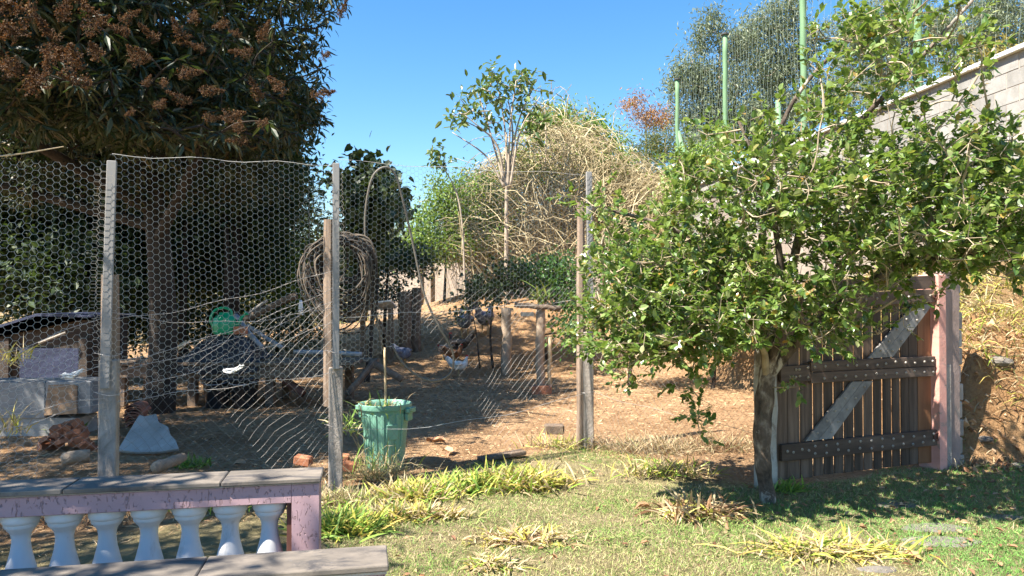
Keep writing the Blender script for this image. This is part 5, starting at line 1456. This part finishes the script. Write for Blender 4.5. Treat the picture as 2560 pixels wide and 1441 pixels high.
# old posts and perch
def rough_post(px, py_top, py_bot, Y, r_, mt, name, label, cat):
    b_ = gp(px, Y); t_ = at(px, py_top, Y)
    g = G(); P = np.array([[b_[0] + rng.normal(0, .012), Y, z] for z in np.linspace(b_[2] - .1, t_[2], 9)])
    g.tube(P, r_ * rng.uniform(.85, 1.15, 9), 8)
    return tag(g.build(name, M[mt], None, True), label, cat)
rough_post(1012, 730, 880, 17.5, .16, 'deadwood', 'old_stump', 'thick dark dead stump right of the feeder, left of a pair', 'stump')
rough_post(1040, 720, 880, 17.8, .12, 'deadwood', 'old_stump', 'thinner dark dead stump right of the feeder, right of a pair', 'stump')
rough_post(1266, 770, 915, 15.4, .10, 'lightwood', 'old_post', 'half-lit tree stem standing right of the hens', 'post')
root = thing('perch', 'T-shaped wooden perch with a rough crossbar left of the third fence post', 'perch', tuple(gp(1350, 12.5)))
o_ = gp(1350, 12.5)
P = np.array([[rng.normal(0, .01), 0, z] for z in np.linspace(-.1, 1.45, 9)]); G().tube(P, .075 * rng.uniform(.9, 1.1, 9), 8).build('post', M['lightwood'], root, True)
P = np.array([[.17 + rng.normal(0, .01), .02, z] for z in np.linspace(-.1, .95, 7)]); G().tube(P, .035, 7).build('side_stem', M['bamboo'], root, True)
q0, q1 = at(1286, 762, 12.4) - o_, at(1402, 772, 12.4) - o_
G().tube(np.linspace(q0, q1, 8) + rng.normal(0, .006, (8, 3)), .045, 8).build('crossbar', M['deadwood'], root, True)
G().box((.02, -.06, .07), (.34, .22, .14)).build('foot_brick', M['brick'], root, bevel=.01)
# strap-leaved plant on the perch
c_ = at(1360, 752, 12.5)
root = thing('strap_leaf_plant', 'upright yellow-green strap-leaved plant growing above the perch crossbar', 'plant', tuple(c_))
n = 26
ln = rng.normal(0, .45, (n, 3)) + [0, 0, 1]
V, T, C_ = blades(rng.normal(0, .05, (n, 3)), ln, rng.uniform(.25, .5, n), .045, .35, pick([(.16, .22, .04), (.26, .28, .06), (.10, .17, .03)], n))
link('leaves', mesh_np('leaves', V, T, M['blade'], col=C_), root)
tag(G().box((0, 0, 0), (.3, .1, .09)).build('metal_scrap', M['white'], None, bevel=.01, loc=tuple(at(1318, 786, 17))), 'bent white metal scrap on the bank behind the perch', 'scrap')

# ------------------------------------------------------------------ birds
def bird(name, label, cat, px, pyb, Y, s, rz, mat, comb=None, tail=1.0, neck=1.0, group=None, legm='legs', head=None, dz=0):
    """body, neck and head are one continuous skin from tail to beak base"""
    x = (px - 1280) / F * Y
    root = thing(name, label, cat, (x, Y, float(H(x, Y)) + dz), rz, group)
    # (along, height, half width, half height): tail tip, tail, rump, body, breast, neck, head, beak base
    sec = [(-.26, .34 + .06 * tail, .012, .05), (-.20, .31 + .04 * tail, .03, .055), (-.14, .27, .06, .075), (-.06, .24, .088, .098), (.03, .225, .096, .108), (.10, .235, .082, .098),
           (.145, .275, .055, .07), (.16, .33 * (.7 + .3 * neck), .036, .045), (.165, .375 * (.6 + .4 * neck), .027, .032), (.178, .40 * (.6 + .4 * neck), .027, .028), (.20, .405 * (.6 + .4 * neck), .020, .019), (.214, .40 * (.6 + .4 * neck), .008, .008)]
    V = []; n = 12
    for i, (a_, h_, w, hh) in enumerate(sec):
        i0, i1 = max(0, i - 1), min(len(sec) - 1, i + 1)
        dx, dz_ = sec[i1][0] - sec[i0][0], sec[i1][1] - sec[i0][1]; L = math.hypot(dx, dz_); nx_, nz_ = -dz_ / L, dx / L
        for j in range(n):
            t = 2 * math.pi * j / n
            V.append((a_ + nx_ * math.sin(t) * hh, w * math.cos(t), h_ + nz_ * math.sin(t) * hh))
    T = []
    for i in range(len(sec) - 1):
        for j in range(n):
            a_, b2 = i * n + j, i * n + (j + 1) % n
            T += [(a_, b2, b2 + n), (a_, b2 + n, a_ + n)]
    for j in range(1, n - 1):
        T += [(0, j + 1, j), ((len(sec) - 1) * n, (len(sec) - 1) * n + j, (len(sec) - 1) * n + j + 1)]
    V = np.array(V) * s
    o = link('body', mesh_np('body', V, np.array(T), mat, True), root)
    o.modifiers.new('sub', 'SUBSURF').render_levels = 1
    hz = .40 * (.6 + .4 * neck)
    # wings: folded, lying proud of the flank
    for sd in (-1, 1):
        g = G(); ww_ = []
        for t in np.linspace(0, 1, 7):
            ww_.append((.08 - .26 * t, sd * (.088 + .012 * math.sin(t * 3.1) - .05 * t * t), .262 + .02 * t))
        g.tube(np.array(ww_) * s, np.array([.02, .05, .06, .056, .045, .03, .008]) * s * .8, 8)
        V2, T2 = g.data(); 
        V2[:, 1] = sd * np.abs(V2[:, 1]) ; 
        link('wing', mesh_np('wing', V2, T2, mat, True), root)
        lg_ = G(); lg_.tube(np.array([(.0, sd * .045, .17), (.012, sd * .045, .09), (-.005, sd * .045, .015)]) * s, np.array([.020, .009, .008]) * s, 6)
        for a2 in (-.5, 0, .5, 3.1): lg_.tube(np.array([(-.005, sd * .045, .012), (-.005 + .05 * math.cos(a2), sd * .045 + .05 * math.sin(a2), .006)]) * s, .005 * s, 4)
        lg_.build('leg', M['legs'], root)
    # tail feathers
    tf = G()
    for k in range(7):
        a2 = (k - 3) * .16
        tf.prism([(0, -.018), (.16, -.022), (.175, 0), (.16, .022), (0, .018)], (-.19 * s, 0, (.30 + .03 * tail) * s), np.array([-math.cos(a2) * .75, math.sin(a2) * .8, .55 * tail]) * s, np.array([0, 1, .3 * math.copysign(1, k - 3)]) * s, np.array([.3, 0, 1]) * s, -.002, .002)
    tf.build('tail', mat, root)
    G().tube(np.array([(.208, 0, hz + .0), (.236, 0, hz - .008)]) * s, np.array([.010, .001]) * s, 6).build('beak', M['beak'], root)
    for sd in (-1, 1): G().lathe([(0, .006), (.005, .004), (.006, 0)], np.array((.192, sd * .021, hz + .009)) * s, 8, rot('X', -sd * math.pi / 2)).build('eye', M['blackplastic'], root)
    if comb:
        g = G(); g.prism([(-.03, 0), (.03, -.004), (.034, .012), (.022, .018), (.014, .034), (.004, .022), (-.008, .038), (-.018, .022), (-.032, .03)], np.array((.186, 0, hz + .022)) * s, np.array([1, 0, 0]) * s, np.array([0, 0, 1]) * s, (0, 1, 0), -.004 * s, .004 * s)
        g.prism([(-.008, 0), (.01, 0), (.008, -.03), (-.004, -.032)], np.array((.2, 0, hz - .015)) * s, np.array([1, 0, 0]) * s, np.array([0, 0, 1]) * s, (0, 1, 0), -.004 * s, .004 * s)
        g.build('comb', M['comb'], root)
    return root
M['legs'] = plain('bird_leg', (.40, .28, .12), .7); M['beak'] = plain('bird_beak', (.42, .30, .12), .5); M['comb'] = plain('red_comb', (.42, .03, .025), .6)
M['hen_white'] = surf('white_feathers', [(.3, (.60, .58, .53)), (.7, (.76, .74, .70))], 20, .9, (1, 1, 1), .5, .01)
M['hen_brown'] = surf('brown_feathers', [(.3, (.09, .04, .02)), (.7, (.24, .12, .06))], 18, .9, (1, 1, 1), .6, .01)
M['hen_black'] = surf('black_feathers', [(.35, (.012, .012, .014)), (.75, (.06, .055, .055))], 18, .7, (1, 1, 1), .6, .01)
M['hen_grey'] = surf('grey_brown_feathers', [(.3, (.11, .095, .085)), (.7, (.27, .24, .22))], 22, .9, (1, 1, 1), .6, .01)
M['turkey_blue'] = surf('blue_grey_feathers', [(.3, (.06, .07, .11)), (.7, (.20, .22, .30))], 16, .7, (1, 1, 1), .6, .01)
bird('white_hen', 'small white hen standing in the shade below the hose loop', 'hen', 1146, 935, 15.3, .98, .15, M['hen_white'], True, 1.2)
bird('brown_hen', 'dark brown hen with a black tail behind the white hen', 'hen', 1150, 895, 17.2, 1.25, 2.9, M['hen_black'], True, 1.2)
bird('brown_hen', 'rusty brown hen between the black hen and the white hen', 'hen', 1134, 905, 16.6, 1.0, .4, M['hen_brown'], True, .9)
bird('grey_hen', 'speckled grey hen pecking left of the white hen', 'hen', 1112, 900, 16.9, 1.1, 2.4, M['hen_grey'], True, .8, .2)
bird('grey_fowl', 'plump grey fowl resting beside the dead stumps', 'fowl', 1008, 880, 16.4, 1.25, -.6, M['turkey_blue'], None, .3, .3)
bird('turkey', 'blue-grey turkey behind the hens, left of the pair', 'turkey', 1162, 865, 18.6, 1.75, 1.9, M['turkey_blue'], None, 1.2, 1.1, 'turkeys behind the hens')
bird('turkey', 'blue-grey turkey with a pale breast, right of the pair', 'turkey', 1212, 860, 18.8, 1.85, 1.1, M['turkey_blue'], None, 1.3, 1.1, 'turkeys behind the hens')
# ------------------------------------------------------------------ lawn, tufts, litter
GREEN = [(.14, .25, .05), (.21, .33, .075), (.27, .38, .10), (.13, .22, .05)]
PALE = [(0.303, 0.295, 0.139), (0.377, 0.328, 0.189), (0.271, 0.271, 0.115)]
STRAW = [(0.435, 0.353, 0.213), (0.508, 0.418, 0.262), (0.377, 0.287, 0.164), (0.492, 0.369, 0.213)]
YELL = [(0.451, 0.41, 0.082), (0.525, 0.459, 0.131), (0.377, 0.385, 0.074), (0.492, 0.377, 0.107)]
LIME = [(.27, .39, .06), (.36, .46, .08), (.20, .33, .05)]
BROWN = [(.25, .14, .07), (.33, .20, .11), (.18, .10, .05)]

def scatter(n, x0, x1, y0, y1, test):
    x = rng.uniform(x0, x1, n); y = rng.uniform(y0, y1, n)
    k = test(x, y)
    return x[k], y[k]
# short lawn
x, y = scatter(380000, -1.2, 5.9, 3.9, 8.4, lambda x, y: (y < fence_y(x) + .1 + .5 * (fbm(x * 2, y * 2, 3) - .5)) & (x < .73 * y + .25) & (x > -.36 * y - .3) & (rng.random(len(x)) < np.clip(1.25 - .11 * y, .3, 1)))
pat = fbm(x * 1.3 + 3, y * 1.3 + 8, 4)
bare = sstep(.52, .62, fbm(x * .9 + 30, y * .9 + 4, 3)) * (x < 2.4)
bare = np.maximum(bare, .95 * np.exp(-((x + .35) / .4) ** 2 - ((y - 5.0) / .3) ** 2) + .8 * np.exp(-((x - .55) / .5) ** 2 - ((y - 5.4) / .25) ** 2) + .8 * np.exp(-((x - .2) / .35) ** 2 - ((y - 4.5) / .2) ** 2))
bare = np.clip(bare * (.6 + .8 * fbm(x * 5, y * 5, 3)), 0, 1)
right = sstep(1.4, 2.6, x)
gfrac = np.clip(.56 + (pat - .5) * 1.6 + .28 * right - .85 * bare, .04, .95)
kb = rng.random(len(x)) > .55 * bare
x, y, bare, right, gfrac = x[kb], y[kb], bare[kb], right[kb], gfrac[kb]
n = len(x)
isg = rng.random(n) < gfrac
col = np.where(isg[:, None], pick(GREEN, n), np.where((rng.random(n) < .6)[:, None], pick([(.40, .40, .16), (.46, .42, .20), (.34, .37, .13)], n), pick(STRAW, n)))
col[:, 0] *= 1 - .2 * right * isg
base = np.stack([x, y, H(x, y) - .004], 1)
d = rng.normal(0, .55, (n, 3)); d[:, 2] = 1
ln_ = rng.uniform(.018, .05, n) * (1 - .35 * bare) * np.where(rng.random(n) < .035 * (1 + 2 * (pat[kb] > .55)), rng.uniform(1.5, 3.2, n), 1)
V, T, C_ = blades(base, d, ln_, rng.uniform(.003, .0055, n) * (1 + .5 * (ln_ > .055)), rng.uniform(.1, .6, n) + .3 * (ln_ > .055), col, 2)
tag(link('lawn_grass', mesh_np('lawn_grass', V, T, M['blade'], col=C_)), 'short patchy lawn grass covering the ground in front of the fence', 'grass', kind='stuff')

# broad-bladed tufts
def tuft(px, py, rx, ry, n, L, W, cols, label, name='grass_tuft', bend=.6, up=1.0, wts=None, group=None):
    n = int(n * 1.5)
    Y0 = 1.6 / ((py - 748) / F)
    c_ = np.array([(px - 1280) / F * Y0, Y0, 0.0])
    root_xy = rng.normal(0, .55, (n, 2)) * [rx, ry]
    x = c_[0] + root_xy[:, 0]; y = c_[1] + root_xy[:, 1]
    base = np.stack([x, y, H(x, y)], 1)
    d = rng.normal(0, .75, (n, 3)); d[:, 2] = np.abs(rng.normal(up, .35, n)) + .15
    d[:, :2] += root_xy / np.array([rx, ry]) * .22
    ps = np.concatenate([pick(cc, n)[None] for cc in cols])
    w_ = np.array(wts if wts else [1] * len(cols), float); w_ /= w_.sum()
    sel = rng.choice(len(cols), n, p=w_)
    col = ps[sel, np.arange(n)]
    V, T, C_ = blades(base, d, L * rng.uniform(.45, 1.25, n), W * rng.uniform(.55, 1.3, n), rng.uniform(.2, 1.0, n) * bend, col, 3)
    o0 = np.array([c_[0], c_[1], float(H(c_[0], c_[1]))])
    o = link(name, mesh_np(name, V - o0, T, M['blade'], col=C_), None, tuple(o0))
    tag(o, label, 'grass', group, 'stuff' if rx >= .5 else None)
    return o
tuft(1300, 1215, .34, .16, 620, .26, .017, [YELL, LIME, STRAW], 'big yellow-green grass tuft in the middle of the lawn edge', bend=.7, wts=[4, 3, 3])
tuft(1160, 1225, .24, .14, 300, .2, .015, [LIME, YELL, GREEN], 'greener grass tuft left of the big yellow-green one', wts=[3, 2, 3])
tuft(1040, 1240, .28, .16, 480, .2, .015, [YELL, STRAW, LIME], 'yellow grass tuft right below the green bin', wts=[4, 3, 2])
tuft(1000, 1290, .26, .12, 300, .17, .014, [YELL, STRAW, GREEN], 'low yellow tuft below the bin, nearer the balustrade', wts=[3, 3, 1])
tuft(1090, 1288, .2, .08, 200, .13, .013, [STRAW, YELL], 'flat straw-coloured tuft left of the lawn middle')
tuft(855, 1325, .24, .18, 420, .22, .017, [LIME, YELL, GREEN], 'bright lime grass tuft growing against the balustrade pillar', wts=[4, 3, 2])
tuft(840, 1255, .26, .14, 330, .2, .010, [STRAW, PALE, LIME], 'wispy straw tuft at the foot of the middle fence post', wts=[4, 3, 1])
tuft(1310, 1345, .26, .10, 360, .17, .014, [STRAW, YELL, BROWN], 'dry straw-coloured clump lying in the middle of the lawn', bend=1.0, up=.45, wts=[6, 3, 1])
tuft(1235, 1408, .12, .08, 160, .15, .013, [STRAW, YELL, LIME], 'small dry clump near the bottom edge of the lawn', bend=.9, up=.5, wts=[5, 2, 1])
tuft(2060, 1385, .40, .12, 380, .26, .012, [YELL, STRAW, LIME], 'long-bladed yellow clump flattened on the lawn at the bottom right', bend=.9, up=.4, wts=[4, 4, 2])
tuft(1745, 1285, .28, .16, 300, .25, .018, [STRAW, BROWN, YELL], 'withered brown clump with curling leaves left of the trunk', bend=1.1, up=.6, wts=[4, 3, 2])
tuft(1660, 1190, .34, .16, 330, .22, .012, [STRAW, YELL, LIME], 'sparse straw tuft at the foot of the fence right of the third post', wts=[5, 2, 2])
tuft(1620, 1130, .5, .2, 520, .28, .007, [STRAW, PALE, BROWN], 'dry grass fringe along the fence right of the third post', wts=[6, 2, 2])
tuft(1790, 1120, .5, .22, 520, .25, .007, [STRAW, BROWN, PALE], 'brown dry grass fringe left of the fruit tree trunk', wts=[4, 5, 2])
tuft(1420, 1120, .34, .14, 260, .22, .010, [STRAW, YELL, LIME], 'dry yellow fringe at the foot of the third post, left side', wts=[5, 3, 1])
tuft(960, 1200, .34, .1, 260, .24, .006, [STRAW, PALE], 'thin dead stalks in front of the green bin')
tuft(1960, 1230, .14, .1, 120, .14, .014, [GREEN, LIME], 'fresh green tuft at the foot of the gate by the trunk')
tuft(2345, 1160, .2, .1, 130, .17, .009, [GREEN, STRAW, LIME], 'small green tuft at the foot of the pink gate post')
tuft(480, 1165, .16, .1, 110, .13, .018, [LIME, GREEN], 'small leafy weed at the foot of the left fence bay')
tuft(520, 1255, .8, .30, 900, .17, .012, [STRAW, YELL, LIME], 'yellow-green weeds growing behind the balusters', wts=[5, 3, 3])
tuft(120, 1290, .7, .3, 500, .12, .010, [STRAW, BROWN], 'brown dry stalks behind the left balusters')
tuft(160, 1085, .22, .1, 60, .2, .03, [GREEN, LIME], 'green weed sprouting from the brick heap')
# weeds in the bin and grass round the fence end
def weed(c_, n, L, W, cols, label, sp=.12, up=1.0):
    base = np.asarray(c_) + rng.normal(0, 1, (n, 3)) * [sp, sp, .02]
    d = rng.normal(0, .6, (n, 3)); d[:, 2] = np.abs(rng.normal(up, .3, n)) + .2
    col = np.concatenate([pick(cc, n)[None] for cc in cols])[rng.integers(0, len(cols), n), np.arange(n)]
    V, T, C_ = blades(base - np.asarray(c_), d, L * rng.uniform(.4, 1.3, n), W * rng.uniform(.6, 1.3, n), rng.uniform(.2, .9, n), col, 3)
    return tag(link('weed', mesh_np('weed', V, T, M['blade'], col=C_), None, tuple(c_)), label, 'weed')
weed(bc + [-.05, 0, .50], 110, .26, .012, [LIME, STRAW, GREEN], 'green and dry weeds sprouting out of the green bin', .1)
weed(bc + [-.32, -.1, .35], 70, .28, .012, [LIME, GREEN, STRAW], 'tall green weed between the middle post and the bin', .06)
weed(bc + [-.02, -.27, .02], 120, .42, .007, [STRAW, PALE, LIME], 'dry stalks leaning on the front of the green bin', .13, 1.6)
weed(pt(25, 1080, 5.0), 40, .3, .012, [STRAW, YELL], 'dry straw stalks hanging on the netting at the left edge', .05)
weed(pt(40, 905, 5.0), 30, .25, .009, [STRAW, YELL], 'straw wisps caught in the netting above the white cabinet', .05)

# straw and chips on the pen floor
x, y = scatter(105000, -9, 5, 4.2, 19, lambda x, y: (y > fence_y(x) - .5) & (bank_d(x, y) < .3) & (x > -.72 * y) & (x < .72 * y) & (rng.random(len(x)) < np.clip(6.0 / y, .25, 1) ** 1.3))
n = len(x)
base = np.stack([x, y, H(x, y) + rng.uniform(.0, .012, n)], 1)
d = rng.normal(0, 1, (n, 3)); d[:, 2] = np.abs(rng.normal(0, .16, n))
col = np.where((rng.random(n) < .55)[:, None], pick([(.53, .35, .19), (.60, .43, .25), (.42, .265, .14)], n), pick([(.21, .11, .055), (.13, .07, .035), (.29, .165, .085)], n))
V, T, C_ = blades(base, d, rng.uniform(.02, .085, n) * np.clip(y / 9, .8, 1.6), rng.uniform(.004, .010, n) * np.clip(y / 8, .8, 1.8), rng.uniform(0, .2, n), col, 2)
tag(link('straw_litter', mesh_np('straw_litter', V, T, M['litter'], col=C_)), 'loose straw and leaf chips strewn over the floor of the pen', 'litter', kind='stuff')
# brown fallen leaves
x, y = scatter(1500, -1.1, 5.6, 4.0, 8.0, lambda x, y: (y < fence_y(x)) & (x > -.9) & (rng.random(len(x)) < .12 + .5 * sstep(1.2, 2.6, x)))
n = len(x)
pos = np.stack([x, y, H(x, y) + .02], 1)
ll = rng.uniform(.025, .07, n)
V, T = leaves(pos, unit(rng.normal(0, 1, (n, 3)) * [1, 1, .35]), unit(rng.normal(0, .5, (n, 3)) + [0, 0, 1]), ll, ll * .5, NEAR_L * [1, 1, 2.5], NEAR_T)
M['fallen'] = leaf_mat('fallen_leaf', [(0, (.16, .075, .04)), (.5, (.30, .155, .08)), (1, (.46, .30, .17))], .8, .1, (.3, .15, .05))
tag(link('fallen_leaves', mesh_np('fallen_leaves', V, T, M['fallen'])), 'curled brown fallen leaves scattered over the lawn', 'leaves', kind='stuff')
for (px, py, Yo, s, lb) in ((1090, 1108, 0, .17, 'big curled brown leaf lying on the bare earth right of the bin'), (1625, 1268, 0, .13, 'reddish brown leaf leaning in the grass left of the withered clump'), (2290, 1408, 0, .12, 'single long brown leaf on the lawn at the bottom right'), (620, 1160, 0, .14, 'curled brown leaf on the straw left of the middle post'), (1135, 1138, 0, .16, 'dark curled leaf on the earth beside the tall grass')):
    Y0 = 1.6 / ((py - 748) / F)
    n = 3 if s > .15 else 1
    V, T = leaves(rng.normal(0, .02, (n, 3)) * [1, 1, 0] + [0, 0, .02], unit(rng.normal(0, 1, (n, 3)) * [1, 1, .2] + [0, 0, .35]), unit(rng.normal(0, .3, (n, 3)) + [0, -.3, 1]), np.full(n, s), np.full(n, s * .5), NEAR_L * [1, 1, 3.5], NEAR_T)
    x_ = (px - 1280) / F * Y0
    tag(link('fallen_leaf', mesh_np('fallen_leaf', V, T, M['fallen'], True), None, (x_, Y0, float(H(x_, Y0)))), lb, 'leaf')
# stepping stones
for (px, py, rx, lb) in ((2330, 1318, .26, 'larger flat grey stepping stone in the dappled lawn, upper of two'), (2350, 1352, .28, 'lower flat grey stepping stone, just below the upper one'), (2240, 1262, .2, 'flat stone near the gate, left of the stepping stones'), (2505, 1292, .16, 'small pale stone at the right edge of the lawn'), (2190, 1428, .14, 'pale stone at the bottom edge beside the yellow clump')):
    Y0 = 1.6 / ((py - 748) / F); x_ = (px - 1280) / F * Y0
    k = 9; an = np.linspace(0, 2 * math.pi, k, endpoint=False)
    poly = np.stack([rx * np.cos(an) * rng.uniform(.8, 1.1, k), .42 * rx * np.sin(an) * rng.uniform(.8, 1.1, k)], 1)
    o = G().prism(poly, (0, 0, 0), (1, 0, 0), (0, 1, 0), (0, 0, 1), -.06, .007).build('stepping_stone', M['slabstone'], None, bevel=.01, loc=(x_, Y0, float(H(x_, Y0))))
    tag(o, lb, 'stone', 'stones set in the lawn')

# dry grass on the bank and on the hill
def bank_grass(n, x0, x1, y0, y1, test, L, W, cols, wts, name, label):
    x, y = scatter(n, x0, x1, y0, y1, test)
    n = len(x)
    base = np.stack([x, y, H(x, y) - .01], 1)
    d = rng.normal(0, .6, (n, 3)); d[:, 2] = 1.0
    w_ = np.array(wts, float) / sum(wts)
    col = np.concatenate([pick(cc, n)[None] for cc in cols])[rng.choice(len(cols), n, p=w_), np.arange(n)]
    V, T, C_ = blades(base, d, L * rng.uniform(.4, 1.3, n), W * rng.uniform(.6, 1.3, n), rng.uniform(.3, 1.1, n), col, 3)
    tag(link(name, mesh_np(name, V, T, M['blade'], col=C_)), label, 'grass', kind='stuff')
bank_grass(17000, 3.8, 7.0, 6.9, 11.5, lambda x, y: (bank_d(x, y) > .42 + .9 * (fbm(x * 2, y * 2, 3) - .5)) & (x < wall_x(y)), .24, .012, [YELL, STRAW, LIME, PALE], [4, 5, 1, 2], 'bank_grass', 'dry yellow grass on the bank right of the gate')
bank_grass(1800, 4.0, 6.0, 6.8, 8.2, lambda x, y: (bank_d(x, y) > -.15) & (bank_d(x, y) < .6), .2, .010, [BROWN, STRAW, GREEN], [3, 4, 1], 'bank_weeds', 'brown and green weeds on the orange earth cut by the gate')
bank_grass(16000, 1.5, 6.6, 11.5, 26, lambda x, y: (bank_d(x, y) > .5 + 1.0 * (fbm(x * 1.3, y * 1.3, 3) - .5)) & (x < wall_x(y)), .34, .02, [STRAW, PALE, YELL, LIME], [6, 3, 2, 2], 'slope_grass', 'straw-coloured grass on the slope below the block wall')
bank_grass(14000, -7, 9, 25, 40, lambda x, y: np.ones(len(x), bool), .6, .035, [STRAW, PALE, YELL, LIME], [5, 3, 1, 2], 'hill_grass', 'dry grass covering the hillside above the retaining wall')

# clods and stones on the earth cut
n = 900
x = rng.uniform(4.1, 6.2, n * 4); y = rng.uniform(6.8, 9.0, n * 4)
k = (bank_d(x, y) > -.25) & (bank_d(x, y) < .75); x, y = x[k][:n], y[k][:n]
oc = np.array([(1, 0, 0), (-1, 0, 0), (0, 1, 0), (0, -1, 0), (0, 0, 1), (0, 0, -1), (.6, .6, .5), (-.6, .6, -.5), (.6, -.6, -.5), (-.6, -.6, .5)], float)
ot = np.array([(4, 0, 6), (4, 6, 2), (2, 6, 0), (2, 0, 5), (2, 5, 7), (2, 7, 1), (4, 2, 1), (5, 1, 7), (4, 1, 9), (4, 9, 3), (9, 1, 3), (4, 3, 0), (0, 3, 8), (0, 8, 5), (8, 3, 5), (5, 3, 1)])
sz = rng.uniform(.008, .035, n) * np.where(rng.random(n) < .06, 2.6, 1)
m_ = len(x)
Vc = oc[None] * (1 + rng.normal(0, .25, (m_, 10, 1))) * sz[:m_, None, None] + np.stack([x, y, H(x, y)], 1)[:, None]
Tc = ot[None] + (np.arange(m_) * 10)[:, None, None]
M['clod'] = leaf_mat('earth_clod', [(0, (.12, .055, .025)), (.5, (.30, .165, .08)), (1, (.46, .31, .18))], .95, 0)
tag(link('earth_clods', mesh_np('earth_clods', Vc.reshape(-1, 3), Tc.reshape(-1, 3), M['clod'])), 'crumbled orange clods and pebbles on the earth cut beside the gate', 'clods', kind='stuff')
for (x_, y_, s_, lb) in ((4.98, 7.55, .10, 'grey boulder bedded in the bank above the earth cut'), (4.62, 7.25, .06, 'brown stone stuck in the earth cut beside the pink post'), (4.78, 7.02, .06, 'stone at the foot of the earth cut near the right edge')):
    g = G().lathe([(0, .6), (.5, .5), (.95, .15), (1, -.2), (.7, -.6), (0, -.7)], n=9)
    V, T = g.data(); V = V * s_ * (1 + rng.normal(0, .1, V.shape)) * [1.3, 1, .8]
    tag(link('stone', mesh_np('stone', V, T, M['slabstone']), None, (x_, y_, float(H(x_, y_)) + .01)), lb, 'stone')
